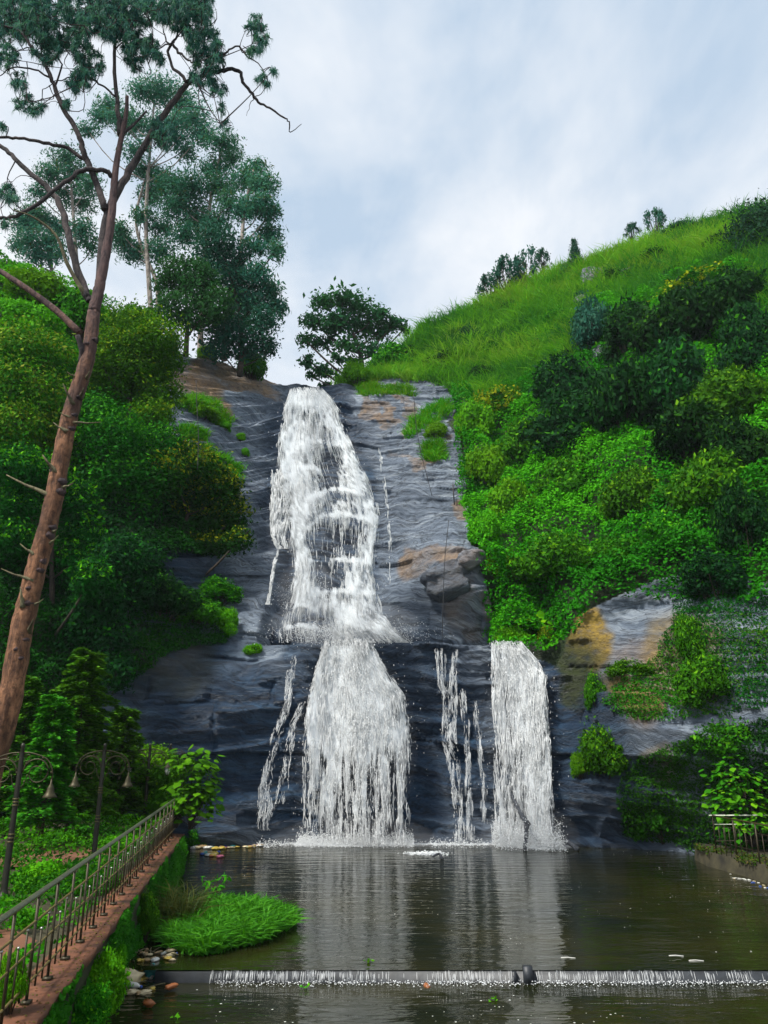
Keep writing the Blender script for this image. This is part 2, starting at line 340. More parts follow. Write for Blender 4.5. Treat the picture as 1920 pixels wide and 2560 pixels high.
def strata(x, z, y):
    """bedding ledges and joints, metres towards the viewer"""
    tl = np.where(x < -3, -.55 * sstep(-3, -9, x) * sstep(8, 14, z), .10)
    q = z + tl * (x + 3) + .9 * (fbm(x * .16, z * .20, 3, 2) - .5) * 2
    h = 0
    for per, amp, sd in ((1.9, .34, 1), (.72, .13, 4), (.31, .05, 8)):
        s = q / per + .5 * vnoise(x * .35 / per, q * .2, sd); k = np.floor(s); f = s - k
        a = amp * (.35 + .9 * vnoise(x * .22 / per, k * 7.3, sd + 20))
        a = a * (1 + 1.7 * sstep(8, 14, z)); h = h + a * (np.power(f, 1.6) - sstep(.90, 1.0, f) * .98)
    row = np.floor(q / 1.05 + .4 * vnoise(x * .3, q * .1, 41)); cx_ = x / 2.3 + 7.7 * np.sin(row * 12.9) + .35 * vnoise(x * .9, z * .9, 43); cell = np.floor(cx_); fx = cx_ - cell
    hs = _tab[(cell * 31 + row * 17).astype(int) % 512, (cell * 13 + row * 57).astype(int) % 512]
    h = h + (.40 - .18 * sstep(8, 14, z)) * (hs - .5) * sstep(0, .12, fx) * (1 - sstep(.86, 1, fx)) + .16 * (fx - .5) * (hs - .3)
    return h + .60 * (fbm(x * .45, z * .55, 6, 30) - .5)
def surf(x, z, detail=True):
    x = np.asarray(x, float); z = np.asarray(z, float)
    y = tps(x, z) + steps(x, z)
    for u, v, r, a in BUMPS_W: y = y - a * np.exp(-((x - u) ** 2 + (z - v) ** 2 * 1.3) / (r * r))
    if detail: y = y - strata(x, z, y)
    return y
BUMPS_W = []
for u, v, r, a in BUMPS:                         # bulges of the rock face, put where the bare sheet lies
    ys = np.linspace(20, 60, 200); p = P(np.full(200, u), np.full(200, v), ys)
    g = ys - (tps(p[:, 0], p[:, 2]) + steps(p[:, 0], p[:, 2])); i = int(np.argmax(g > 0)); BUMPS_W.append((p[i, 0], p[i, 2], r, a))
ROCK = [(415, 880), (560, 905), (720, 966), (880, 962), (1000, 950), (1090, 960), (1140, 1000), (1120, 1060), (1150, 1110), (1165, 1250), (1195, 1400), (1235, 1560), (1245, 1625), (1385, 1660), (1440, 1540), (1600, 1470), (1760, 1425), (1990, 1480), (1990, 2000), (1760, 2150), (640, 2170), (420, 2170), (270, 1960), (255, 1620), (330, 1500), (420, 1500), (400, 1360), (600, 1385), (610, 1250), (560, 1160), (420, 1100), (400, 980)]
def full(x, z):
    """the finished surface: bedded rock inside the ROCK outline, lumpy earth elsewhere"""
    y = surf(x, z, False); u, v = proj(np.stack([x, y, z], -1))
    jit = 26 * (fbm(x * .6, z * .6, 4, 12) - .5); rk = inpoly(u + jit, v + jit, ROCK).astype(float)
    lump = 1.3 * (fbm(x * .28, z * .28, 3, 40) - .45)
    return y - rk * strata(x, z, y) - (1 - rk) * lump, rk, u, v, jit
GU, GV = np.arange(-80, 2001, 10.0), np.arange(480, 2160, 10.0)
_u, _v = np.meshgrid(GU, GV, indexing='ij')
_lo = np.full(_u.shape, 16.0); _hi = np.full(_u.shape, 72.0)
for _ in range(16):
    mid = (_lo + _hi) / 2; p = P(_u, _v, 1.0); t_ = mid
    x_ = p[..., 0] * mid; z_ = CAM_Z + (p[..., 2] - CAM_Z) * mid
    g = mid > full(x_, z_)[0]; _hi = np.where(g, mid, _hi); _lo = np.where(g, _lo, mid)
DMAP = (_lo + _hi) / 2
WMAP = DMAP.copy()                               # the foremost rock near each point, for the water that runs over it
for a_ in (-1, 0, 1):
    for b_ in (-1, 0, 1): WMAP = np.minimum(WMAP, np.roll(np.roll(DMAP, a_, 0), b_, 1))
WMAP = np.minimum.accumulate(WMAP, 1)            # falling water never steps back under a ledge
for _ in range(2): WMAP[1:-1, 1:-1] = (WMAP[1:-1, 1:-1] * 2 + WMAP[:-2, 1:-1] + WMAP[2:, 1:-1] + WMAP[1:-1, :-2]) / 5
def dmap(u, v, D=None):
    D = DMAP if D is None else D
    fu = np.clip((np.asarray(u, float) - GU[0]) / 10, 0, len(GU) - 1.001); fv = np.clip((np.asarray(v, float) - GV[0]) / 10, 0, len(GV) - 1.001)
    i = fu.astype(int); j = fv.astype(int); a = fu - i; b = fv - j
    return (D[i, j] * (1 - a) + D[i + 1, j] * a) * (1 - b) + (D[i, j + 1] * (1 - a) + D[i + 1, j + 1] * a) * b
def S(u, v, off=0.0): return P(u, v, dmap(u, v) - off)   # point of the hillside behind photo pixel (u, v)

xs = np.concatenate([np.linspace(-60, -24, 40), np.linspace(-23.5, -13, 70), np.linspace(-12.9, 13, 620), np.linspace(13.2, 30, 110), np.linspace(31, 70, 40)])
_sl = np.array(SKY_LINE, float); _sp = P(_sl[:, 0], _sl[:, 1], _sl[:, 2]); o_ = np.argsort(_sp[:, 0])
def ztop(x): return np.interp(x, _sp[o_, 0], _sp[o_, 2])
NR = 560
zt = ztop(xs) + .5 * (fbm(xs * .5, xs * 0, 4, 3) - .5)
sr = np.linspace(0, 1, NR) ** 1.12
GX = np.repeat(xs[:, None], NR, 1); GZ = -.9 + (zt[:, None] + .9) * sr[None]
GY, rk, gu, gv, jit = full(GX, GZ)
jit2 = 150 * (fbm(GX * .5, GZ * .5, 6, 12) - .5); jit3 = 150 * (fbm(GX * .5, GZ * .5, 6, 77) - .5)
def blob(u, v, ru, rv, soft=.5): 
    d = ((gu - u + jit2) / ru) ** 2 + ((gv - v + jit3) / rv) ** 2; return 1 - sstep(1 - soft, 1 + soft, d)
wetm = np.clip(blob(800, 1300, 130, 380) + blob(930, 1860, 330, 300, .4) + blob(450, 1850, 240, 340) * 1.0 + blob(1420, 1880, 130, 260) + .9 * blob(450, 1400, 120, 150) + blob(1510, 2020, 160, 120) , 0, 1)
wetm = np.clip(wetm * (.6 + .7 * fbm(GX * .5, GZ * .35, 4, 50)), 0, 1)
brm = np.clip(1.2 * blob(550, 945, 140, 62) + .8 * blob(630, 965, 70, 40) + .9 * blob(410, 1620, 110, 120) + .8 * blob(945, 1035, 14, 50) + .8 * blob(1005, 1030, 16, 50) + .9 * blob(1080, 1400, 60, 40) + blob(1165, 1290, 25, 35) + .8 * blob(1040, 1145, 60, 14) + blob(1245, 1550, 28, 70) + .7 * blob(1570, 1690, 90, 110) + .5 * blob(1160, 1500, 60, 80), 0, 1)
lim = np.clip(1.2 * blob(1450, 1650, 62, 100) + .7 * blob(1425, 1590, 50, 60) + .8 * blob(1580, 1740, 70, 50) + .55 * blob(1700, 1620, 100, 110) + .4 * blob(1620, 1920, 60, 50), 0, 1)
back = [(.6, .35), (2.5, .9), (7, 2.2), (18, 6), (40, 16)]
VX = np.concatenate([GX] + [np.repeat(xs[:, None], 1, 1) for _ in back], 1)
VY = np.concatenate([GY] + [(GY[:, -1:] + dy) for dy, dz in back], 1); VZ = np.concatenate([GZ] + [(GZ[:, -1:] - dz) for dy, dz in back], 1)
nb = len(back); ext = lambda a: np.concatenate([a, np.repeat(a[:, -1:], nb, 1)], 1)
colr = np.stack([ext(1 - rk), ext(wetm), ext(brm), ext(lim)], -1).reshape(-1, 4)
nc, nr = VX.shape; i = np.arange(nc - 1)[:, None] * nr; j = np.arange(nr - 1)[None]
q = np.stack([i + j, i + nr + j, i + nr + j + 1, i + j + 1], -1).reshape(-1, 4)
tag(mesh('rock_hillside', np.stack([VX, VY, VZ], -1), [q], M_ROCK, col=colr, smooth=True), 'dark slate rock face and hillside behind the falls', kind='structure')

# garden bank, pool beds, pool water
WALL_P0, WALL_P1 = np.array([-2.6, 4.0]), np.array([-5.78, 23.6])
def wallx(y): return -3.3 - .163 * (np.asarray(y, float) - 8.2)
def sheet(name, x0, x1, y0, y1, z, nx, ny, m, fz=None):
    X, Y = np.meshgrid(np.linspace(x0, x1, nx), np.linspace(y0, y1, ny), indexing='ij'); Z = np.full(X.shape, z) if fz is None else fz(X, Y)
    i = np.arange(nx - 1)[:, None] * ny; j = np.arange(ny - 1)[None]
    o = mesh(name, np.stack([X, Y, Z], -1), [np.stack([i + j, i + ny + j, i + ny + j + 1, i + j + 1], -1).reshape(-1, 4)], m, smooth=True); o['kind'] = 'structure'; return o
sheet('ground', -90, 90, -30, 130, -3.0, 3, 3, M_SOIL)
g = np.linspace(2, 31, 60); X0 = []
for yy in g:
    for f in np.linspace(0, 1, 30): X0.append((wallx(yy) - .42 - f * 26, yy, .93 + .35 * f * fbm(np.array(f * 20), np.array(yy * .5), 3) + 2.2 * f * f))
i = np.arange(59)[:, None] * 30; j = np.arange(29)[None]
o = mesh('garden_ground', X0, [np.stack([i + j, i + j + 1, i + 30 + j + 1, i + 30 + j], -1).reshape(-1, 4)], M_SOIL, smooth=True); o['kind'] = 'structure'
for pth in ([(-3.95, 3.5), (-4.2, 8.0), (-4.6, 11.3), (-5.3, 12.0), (-8, 12.3), (-9.5, 10.5), (-7, 3.5)], [(-6.0, 18.0), (-6.4, 20.5), (-8.6, 21.2), (-10.4, 20.2), (-8.4, 17.4)]):
    n = len(pth); o = mesh('garden_path', [(x, y, 1.005 + .16 * ((wallx(y) - .42 - x) / 26) + .0) for x, y in pth], [np.arange(n)[None]], M_PATH); o['kind'] = 'structure'
sheet('pool_water', -30, 30, 13.925, 36, 0.0, 2, 2, M_WATER)
sheet('lower_water', -30, 30, -20, 13.99, -.18, 2, 2, M_WATER)

# ------------------------------------------------------------------ falling water
def SW(u, v, off): return P(u, v, dmap(u, v, WMAP) - off)
def lerp_tab(tab, v):                            # tab rows: v, left u, right u
    t = np.asarray(tab, float); return np.interp(v, t[:, 0], t[:, 1]), np.interp(v, t[:, 0], t[:, 2])
def fray(u, v, l, r_):                           # ragged, thinning edges
    w_ = np.minimum(r_ - l, 120); return sstep(0, 1, np.minimum(u - l, r_ - u) / (1.5 + .42 * w_ * np.clip(fbm(u * .10, v * .022, 4, 6) - .28, 0, 1) + .02 * w_))
def octa(C, r, sq=1.4):
    n = len(C); o = np.array([[1, 0, 0], [0, 1, 0], [-1, 0, 0], [0, -1, 0], [0, 0, sq], [0, 0, -sq]], float)
    V = C[:, None] + o[None] * np.asarray(r)[:, None, None]
    f = np.array([[0, 1, 4], [1, 2, 4], [2, 3, 4], [3, 0, 4], [1, 0, 5], [2, 1, 5], [3, 2, 5], [0, 3, 5]])
    return V.reshape(-1, 3), (f[None] + np.arange(n)[:, None, None] * 6).reshape(-1, 3)
def strands(pts, w):                             # pts (n, k, 3) -> tapered three-sided threads
    n, k, _ = pts.shape; tp = np.array([.45, .9, 1, .85, .2])[:k] if k == 5 else np.sin(np.linspace(.2, math.pi - .2, k))
    W = w[:, None] * tp[None]
    o = np.array([[-.5, 0, 0], [.5, 0, 0], [0, -.7, .15]])
    V = pts[:, :, None] + o[None, None] * W[..., None, None]
    i = (np.arange(n)[:, None, None] * k + np.arange(k - 1)[None, :, None]) * 3; j = np.arange(3)[None, None]; j2 = (j + 1) % 3
    return V.reshape(-1, 3), np.stack([i + j, i + j2, i + 3 + j2, i + 3 + j], -1).reshape(-1, 4)
def fall(name, tab, dens, n, label, lw, ll, off, ndrop=0, veil=((.12, 0), (.32, 37)), wig=5, vs=1.0, vm=None):
    tab = np.asarray(tab, float); v0, v1 = tab[0, 0], tab[-1, 0]
    # threads
    m = n * 4; v = v0 + (v1 - v0) * rng.random(m) ** vs; a = rng.random(m)
    l, r = lerp_tab(tab, v); u = l + (r - l) * a
    d = dens(u, v) * (.06 + .94 * fray(u, v, l, r))
    nz = .5 * fbm(u * .24, v * .05, 3, 60) + .5 * fbm(u * .07, v * .018, 3, 62)
    keep = rng.random(m) < np.clip(d * (.12 + 1.5 * sstep(.40, .64, nz)), 0, 1); idx = np.nonzero(keep)[0][:n]
    u, v, a, d = u[idx], v[idx], a[idx], d[idx]; k = 5; q = len(u)
    L = (ll[0] + (ll[1] - ll[0]) * rng.random(q) ** 2)
    vv = v[:, None] + L[:, None] * np.linspace(0, 1, k)[None]; vv = np.minimum(vv, v1)
    l, r = lerp_tab(tab, vv); uu = l + (r - l) * a[:, None] + wig * (fbm(u[:, None] * .5, vv * .07, 2, 3) - .5)
    of = off[0] + (off[1] - off[0]) * rng.random(q)[:, None] ** 1.5 + .12 * (vnoise(uu * .1, vv * .05, 8) - .5)
    pts = SW(uu, vv, of)
    V1, F1 = strands(pts, lw[0] + (lw[1] - lw[0]) * rng.random(q) ** 2)
    if ndrop:
        m = ndrop * 3; v = v0 + (v1 - v0) * rng.random(m); l, r = lerp_tab(tab, v); u = l + (r - l) * rng.normal(.5, .21, m)
        keep = rng.random(m) < dens(u, v) * 1.2; u, v = u[keep][:ndrop], v[keep][:ndrop]
        C = SW(u, v, off[0] + rng.random(len(u)) * off[1] * 1.6); V2, F2 = octa(C, .004 + .010 * rng.random(len(C)) ** 2, 3.0); faces = [F1, F2 + len(V1)]; V1 = np.concatenate([V1, V2])
    else: faces = [F1]
    # veil sheets
    parts = []
    for vi, (vo, sh) in enumerate(veil):
        na, nt = 40, 120; A, T = np.meshgrid(np.linspace(0, 1, na), np.linspace(0, 1, nt), indexing='ij'); v = v0 + (v1 - v0) * T
        l, r = lerp_tab(tab, v); u = l + (r - l) * A
        p = SW(u, v, vo + .10 * (vnoise(u * .05, v * .03, 4 + vi) - .5)); ed = fray(u, v, l, r) * np.clip(np.minimum(T, 1 - T) * 12 + .3, 0, 1)
        dd = np.clip(dens(u, v) * ed, 0, 1)
        wid = np.linalg.norm(p[-1] - p[0], axis=-1).mean(); ln = np.linalg.norm(np.diff(p, axis=1), axis=-1).mean(0).sum()
        uv = np.stack([A * wid + sh, T * ln], -1).reshape(-1, 2)
        i = np.arange(na - 1)[:, None] * nt; j = np.arange(nt - 1)[None]
        parts.append((p.reshape(-1, 3), np.stack([i + j, i + j + 1, i + nt + j + 1, i + nt + j], -1).reshape(-1, 4), dd.reshape(-1), uv))
    base = SW(tab[-1, 1:].mean(), v1, 0)
    th = thing(name, base, label, 'waterfall')
    V1 = V1 - base; tag(mesh('white_streaks', V1, faces, M_STREAK, th), kind='stuff')
    if not parts: return th
    off_ = 0; VV, FF, DD, UU = [], [], [], []
    for p, f, d, uv in parts: VV.append(p - base); FF.append(f + off_); DD.append(d); UU.append(uv); off_ += len(p)
    D = np.concatenate(DD); mesh('water_veil', np.concatenate(VV), [np.concatenate(FF)], vm or M_VEIL, th, col=np.stack([D, D, D], -1), smooth=True, uv=np.concatenate(UU))
    return th
def g2(u, v, cu, cv, ru, rv): return np.exp(-(((u - cu) / ru) ** 2 + ((v - cv) / rv) ** 2))
def nearpath(u, v, path, w):                     # closeness to a polyline, 0..1
    path = np.asarray(path, float); best = np.full(np.shape(u), 1e9)
    for (x0, y0), (x1, y1) in zip(path[:-1], path[1:]):
        dx, dy = x1 - x0, y1 - y0; t = np.clip(((u - x0) * dx + (v - y0) * dy) / (dx * dx + dy * dy), 0, 1)
        best = np.minimum(best, (u - x0 - t * dx) ** 2 + (v - y0 - t * dy) ** 2)
    return np.exp(-best / (w * w))
CHUTE = [(765, 975), (750, 1060), (730, 1150), (770, 1235), (752, 1300), (758, 1380), (765, 1450), (770, 1500), (840, 1530), (930, 1570), (1000, 1600)]
CHUTE2 = [(765, 975), (830, 1060), (870, 1120), (895, 1200), (925, 1290), (935, 1360), (900, 1420), (895, 1490), (880, 1540)]
GAPS = [(822, 1155, 24, 50, .9), (768, 1040, 22, 22, .5), (800, 1360, 34, 52, .62), (862, 1345, 50, 60, .30), (812, 1440, 26, 42, .85), (850, 1440, 14, 40, .4), (747, 1535, 32, 24, .85), (814, 1542, 24, 20, .6), (746, 1588, 28, 20, .75), (808, 1588, 18, 20, .75), (845, 1235, 30, 12, .35), (905, 1590, 20, 12, .3)]
ARCS = [[(772, 1320), (800, 1292), (850, 1284), (935, 1300)], [(775, 1403), (850, 1399), (930, 1404)], [(712, 1172), (780, 1168), (800, 1178)], [(735, 1112), (790, 1103), (872, 1112)], [(712, 1545), (745, 1508), (785, 1525)], [(775, 1245), (830, 1222), (890, 1230)], [(700, 1572), (750, 1562), (800, 1570)], [(790, 1480), (860, 1476), (940, 1482)]]
def d_up(u, v):
    d = .36 + .5 * sstep(.4, .62, .5 * fbm(u * .09, v * .03, 3, 27) + .5 * fbm(u * .3, v * .06, 2, 28)) - .14 + .5 * nearpath(u, v, CHUTE, 30) + .35 * nearpath(u, v, CHUTE2, 26)
    d = d + .5 * (1 - sstep(985, 1030, v))
    for a in ARCS: d = d + .55 * nearpath(u, v, a, 7)
    for a, b, c, e, k in GAPS: d = d - k * 1.15 * g2(u, v, a, b, c, e)
    return np.clip(d, .03, 1)
fall('main_waterfall', [(968, 726, 805), (1000, 716, 835), (1026, 704, 853), (1100, 693, 876), (1172, 690, 909), (1237, 700, 939), (1301, 714, 952), (1366, 724, 944), (1430, 732, 940), (1494, 720, 952), (1537, 704, 966), (1580, 695, 996), (1607, 694, 1036)],
     d_up, 11000, 'tall white cascade tumbling down the upper rock face', (.010, .036), (8, 40), (.05, .5), 6000, veil=((.10, 0), (.26, 37), (.45, 71)), vm=M_SOFT)
fall('waterfall_branch', [(1172, 678, 735), (1237, 674, 745), (1301, 674, 728), (1340, 674, 716), (1372, 690, 724)],
     lambda u, v: np.clip(.55 - .5 * g2(u, v, 712, 1240, 18, 60) + .3 * g2(u, v, 690, 1240, 10, 80), .03, 1), 1400, 'thin branch of water spreading over the rock beside the tall cascade', (.025, .06), (8, 34), (.04, .2), 300, veil=((.12, 5),))
fall('waterfall_trickle', [(1368, 694, 702), (1410, 682, 690), (1450, 676, 684), (1500, 667, 676), (1512, 662, 680)],
     lambda u, v: np.clip(.15 + .9 * sstep(.35, .6, fbm(u * .12, v * .05, 3, 9)), 0, .8), 380, 'narrow white trickle dropping below the thin branch', (.02, .06), (6, 20), (.04, .12), 60, veil=((.1, 9),), wig=5)
fall('waterfall_wisp', [(1110, 944, 952), (1260, 962, 972), (1345, 970, 980), (1460, 966, 978)],
     lambda u, v: .22 + 0 * u, 160, 'faint wisp of water on the bare rock beyond the tall cascade', (.02, .035), (6, 30), (.04, .1), 20, veil=((.1, 19),), wig=3)
def d_a(u, v):
    d = .98 - .5 * sstep(1850, 2080, v) - .6 * sstep(958, 985, u) * sstep(1870, 1905, v) * (1 - g2(u, 0, 1003, 0, 14, 1)) - .35 * sstep(965, 990, u) * (1 - sstep(1800, 1830, v)) + .45 * g2(u, v, 880, 1835, 140, 26)
    d = d + .3 * g2(u, v, 830, 1960, 20, 130) - .25 * g2(u, v, 775, 2000, 18, 80)
    lo_ = sstep(1790, 1960, v); col_ = sstep(.40, .60, .6 * fbm(u * .11, v * .006, 3, 21) + .4 * fbm(u * .3, v * .012, 2, 22)); d = d * (1 - lo_ * .85 * (1 - col_)) + .15 * lo_ * col_
    return np.clip(d * (.80 + .45 * fbm(u * .16, v * .03, 3, 23)), .04, 1)
fall('waterfall_curtain', [(1598, 808, 932), (1640, 798, 950), (1686, 783, 978), (1740, 768, 1016), (1821, 757, 1027), (1930, 752, 1029), (2011, 752, 1026), (2112, 754, 1030)],
     d_a, 15000, 'broad white curtain of water falling over the lower ledge', (.008, .040), (6, 40), (.05, .5), 9000)
def d_c(u, v): return np.clip((.55 + .7 * sstep(.35, .6, fbm(u * .14, v * .02, 3, 25))) * .95 - .60 * g2(u, v, 1275, 1960, 30, 90) - .3 * g2(u, v, 1248, 1850, 14, 160) + .35 * nearpath(u, v, [(1290, 1640), (1330, 1760), (1330, 1900), (1345, 2080)], 30), .08, 1)
fall('waterfall_column', [(1602, 1224, 1304), (1650, 1223, 1346), (1690, 1226, 1368), (1820, 1231, 1374), (1930, 1234, 1382), (2011, 1235, 1386), (2080, 1235, 1390), (2116, 1240, 1412)],
     d_c, 13000, 'dense white column of water at the end of the lower ledge nearest the mossy outcrop', (.008, .042), (6, 44), (.05, .55), 7000)
for tab, n, lab in (([(1620, 1090, 1106), (1712, 1098, 1114), (1740, 1106, 1124), (1850, 1106, 1126), (1885, 1118, 1144), (1980, 1132, 1150), (2112, 1142, 1160)], 1500, 'strongest of the thin strands between the curtain and the column of water'),
                    ([(1622, 1136, 1146), (1712, 1126, 1140), (1840, 1120, 1134), (1860, 1126, 1140)], 420, 'short strand ending at the small rock step between curtain and column'),
                    ([(1720, 1150, 1158), (1810, 1160, 1170), (1900, 1164, 1172), (2000, 1166, 1176), (2100, 1168, 1182)], 480, 'faint middle strand over the dark rock between curtain and column'),
                    ([(1752, 1184, 1192), (1860, 1194, 1200), (1960, 1204, 1210), (2060, 1206, 1212)], 200, 'thinnest strand hanging just beside the dense column of water')):
    fall('waterfall_strand', [(v_, l_ - 5, r_ + 7) for v_, l_, r_ in tab], lambda u, v: np.clip(.04 + 1.0 * sstep(.42, .66, .5 * fbm(u * .35, v * .02, 3, 9) + .5 * fbm(u * .1, v * .03, 3, 29)), 0, .62), n, lab, (.006, .022), (5, 30), (.05, .2), n // 5, veil=((.1, 11),), wig=5, vm=M_SOFT)
for tab, n, lab in (([(1638, 727, 737), (1760, 708, 722), (1800, 696, 710), (1850, 676, 696), (1910, 662, 678), (1975, 650, 676), (2020, 648, 682), (2076, 644, 668)], 900, 'thin side trickle winding down the dark rock from the top of the ledge'),
                    ([(1755, 754, 762), (1810, 728, 740), (1864, 716, 728), (1950, 700, 716), (2010, 690, 716)], 420, 'small side trickle running from the edge of the broad curtain')):
    fall('waterfall_side_trickle', [(v_, l_ - 5, r_ + 7) for v_, l_, r_ in tab], lambda u, v: np.clip(.03 + 1.0 * sstep(.42, .66, .5 * fbm(u * .35, v * .02, 3, 9) + .5 * fbm(u * .1, v * .03, 3, 29)), 0, .6), n, lab, (.006, .022), (5, 24), (.05, .15), n // 4, veil=((.1, 13),), wig=7, vm=M_SOFT)
# spray and foam where the water lands
sp = []
for u, ru, n, h in ((890, 130, 9000, .45), (1310, 75, 10000, .9), (1140, 60, 500, .25), (690, 40, 300, .2), (1000, 300, 1200, .15)):
    p = S(u + ru * (rng.random(n) * 2 - 1) * 1.1, np.full(n, 2106), 0); p[:, 1] -= .15 + .9 * rng.random(n) ** 2 * (1 + h); p[:, 2] = .02 + h * np.abs(rng.normal(0, .45, n)); sp.append(p)
p = S(870 + 80 * rng.normal(0, 1, 6000), 1585 + 14 * rng.normal(0, 1, 6000), .3); p[:, 1] -= rng.random(len(p)) * .5; sp.append(p)
p = S(760 + 30 * rng.normal(0, 1, 2500), 1490 + 20 * rng.normal(0, 1, 2500), .3); p[:, 1] -= rng.random(len(p)) * .5; sp.append(p)
sp = np.concatenate(sp); V, F = octa(sp, .006 + .018 * rng.random(len(sp)) ** 2, 1.0); tag(mesh('spray', V, [F], M_WHITE), 'white spray where the falling water lands', kind='stuff')
def foam_sheet(name, xs_, y0, y1, z, dens, label, nx=160, ny=24):
    X = np.linspace(*xs_, nx)[:, None] + np.zeros((1, ny)); T = np.linspace(0, 1, ny)[None] + np.zeros((nx, 1)); Y = y0(X) + (y1(X) - y0(X)) * T
    d = dens(X, T); i = np.arange(nx - 1)[:, None] * ny; j = np.arange(ny - 1)[None]
    Zf = z + .03 * vnoise(X * 4, Y * 4) * d
    o = mesh(name, np.stack([X, Y, Zf], -1), [np.stack([i + j, i + ny + j, i + ny + j + 1, i + j + 1], -1).reshape(-1, 4)], M_VEIL, col=np.repeat(d.reshape(-1, 1), 3, 1), uv=np.stack([X * .35, Y * 1.6], -1).reshape(-1, 2), smooth=True)
    return tag(o, label, kind='stuff')
def fd(X, T):
    c = .55 + .95 * np.exp(-((X + 1.2) / 2.6) ** 2) + 1.2 * np.exp(-((X - 5.5) / 1.3) ** 2) + .4 * np.exp(-((X - 2.6) / 1.2) ** 2)
    return np.clip(c * (1.05 - T * 1.15) * sstep(-5.2, -4.3, X) * (1 - sstep(6.8, 8.2, X)) + .1 * (vnoise(X * 2, T * 6) - .5), 0, 1)
foam_sheet('foam', (-5.4, 8.4), lambda X: 30.3 + 0 * X, lambda X: 28.3 - 1.1 * np.exp(-((X - 5.6) / 1.6) ** 2), .012, fd, 'white foam spreading from the foot of the falls')

# ------------------------------------------------------------------ weir across the pool
WX0, WX1 = -3.7, 16.0
mb = MB(); yw = 14.03
mb.box(((WX0 + WX1) / 2, yw, -.35), (WX1 - WX0, .22, .66))
tag(mb.build('weir', M_CONC), 'low dark concrete weir crossing the pool', 'weir')
mb = MB()
gb = ground(1312, 2432, -.1); mb.box((gb[0], yw - .14, -.08), (.14, .14, .30)); mb.box((gb[0] - .22, yw - .13, -.12), (.07, .10, .22))
tag(mb.build('weir_post', M_CONC), 'dark stub of timber standing against the face of the weir', 'post')
n = 1000; x = WX0 + .9 + (9.5 - WX0) * rng.random(n); k = fbm(x * 2.2, x * 0, 4, 6); ok = (rng.random(n) < .08 + 1.0 * sstep(.38, .66, k)) & (np.abs(x - gb[0] + .05) > .18); x = x[ok]; n = len(x)
t = np.linspace(0, 1, 5)[None]; L = .05 + .09 * rng.random(n)[:, None]
pts = np.stack([x[:, None] + 0 * t, yw - .13 - .05 * t - .03 * rng.random((n, 1)), .012 - .07 * rng.random((n, 1)) - L * t], -1); V, F = strands(pts, .003 + .006 * rng.random(n) ** 2)
th = thing('weir_cascade', (0, yw - .12, -.2), 'thin sheet of white water pouring over the low weir', 'waterfall'); b = np.array(th.location)
tag(mesh('white_streaks', V - b, [F], M_STREAK, th), kind='stuff')
na, nt = 400, 6; A, T = np.meshgrid(np.linspace(WX0 + .8, 11, na), np.linspace(0, 1, nt), indexing='ij'); p = np.stack([A, yw - .118 - .04 * T, -.19 * T + .008], -1)
i = np.arange(na - 1)[:, None] * nt; j = np.arange(nt - 1)[None]
mesh('water_veil', p.reshape(-1, 3) - b, [np.stack([i + j, i + j + 1, i + nt + j + 1, i + nt + j], -1).reshape(-1, 4)], M_VEIL, th, col=np.repeat(np.clip(.10 + .9 * sstep(.35, .7, fbm(A.reshape(-1, 1) * 1.6, A.reshape(-1, 1) * 0, 4, 6)), 0, .5), 3, 1), uv=np.stack([A * 2, T * .6], -1).reshape(-1, 2))
foam_sheet('weir_foam', (WX0 + .3, 11), lambda X: yw - .16 + 0 * X, lambda X: yw - .55 - .25 * vnoise(X * .8, X * 0, 3), -.168, lambda X, T: np.clip((.68 - T * 1.0) * (.50 + .6 * vnoise(X * 1.3, X * 0, 7)) * sstep(WX0 + .3, WX0 + 1.6, X), 0, 1), 'white foam line at the foot of the weir', 500, 12)
n = 1500; C = np.stack([WX0 + 1 + 12 * rng.random(n), yw - .16 - .25 * rng.random(n) ** 2, -.165 + .04 * rng.random(n)], -1); V, F = octa(C, .005 + .011 * rng.random(n) ** 2, .7); tag(mesh('weir_spray', V, [F], M_WHITE), 'white splashes along the weir', kind='stuff')
# small flecks of foam and leaf drifting on both pools
def flecks(name, n, xr, yr, z, label):
    x = xr[0] + (xr[1] - xr[0]) * rng.random(n * 4); y = yr[0] + (yr[1] - yr[0]) * rng.random(n * 4); ok = fbm(x * .6, y * .5, 3, 4) > .55; x, y = x[ok][:n], y[ok][:n]; n = len(x)
    V, F = octa(np.stack([x, y, np.full(n, z)], -1), .007 + .016 * rng.random(n) ** 3, .15); tag(mesh(name, V, [F], M_WHITE), label, kind='stuff')
flecks('foam_flecks', 260, (-4, 10), (15, 29), .004, 'white foam flecks drifting on the pool'); flecks('foam_flecks', 240, (-3, 7), (7.5, 13.6), -.178, 'white foam flecks drifting below the weir')
C = S(1063 + 26 * rng.normal(0, 1, 500), np.full(500, 2104), 0); gp = ground(1065, 2136, 0); C = gp + np.stack([rng.normal(0, .32, 500), rng.normal(0, .16, 500), np.abs(rng.normal(0, .03, 500))], -1); V, F = octa(C, .015 + .03 * rng.random(500), .6); tag(mesh('foam_patch', V, [F], M_WHITE), 'white churned patch on the pool', kind='stuff')

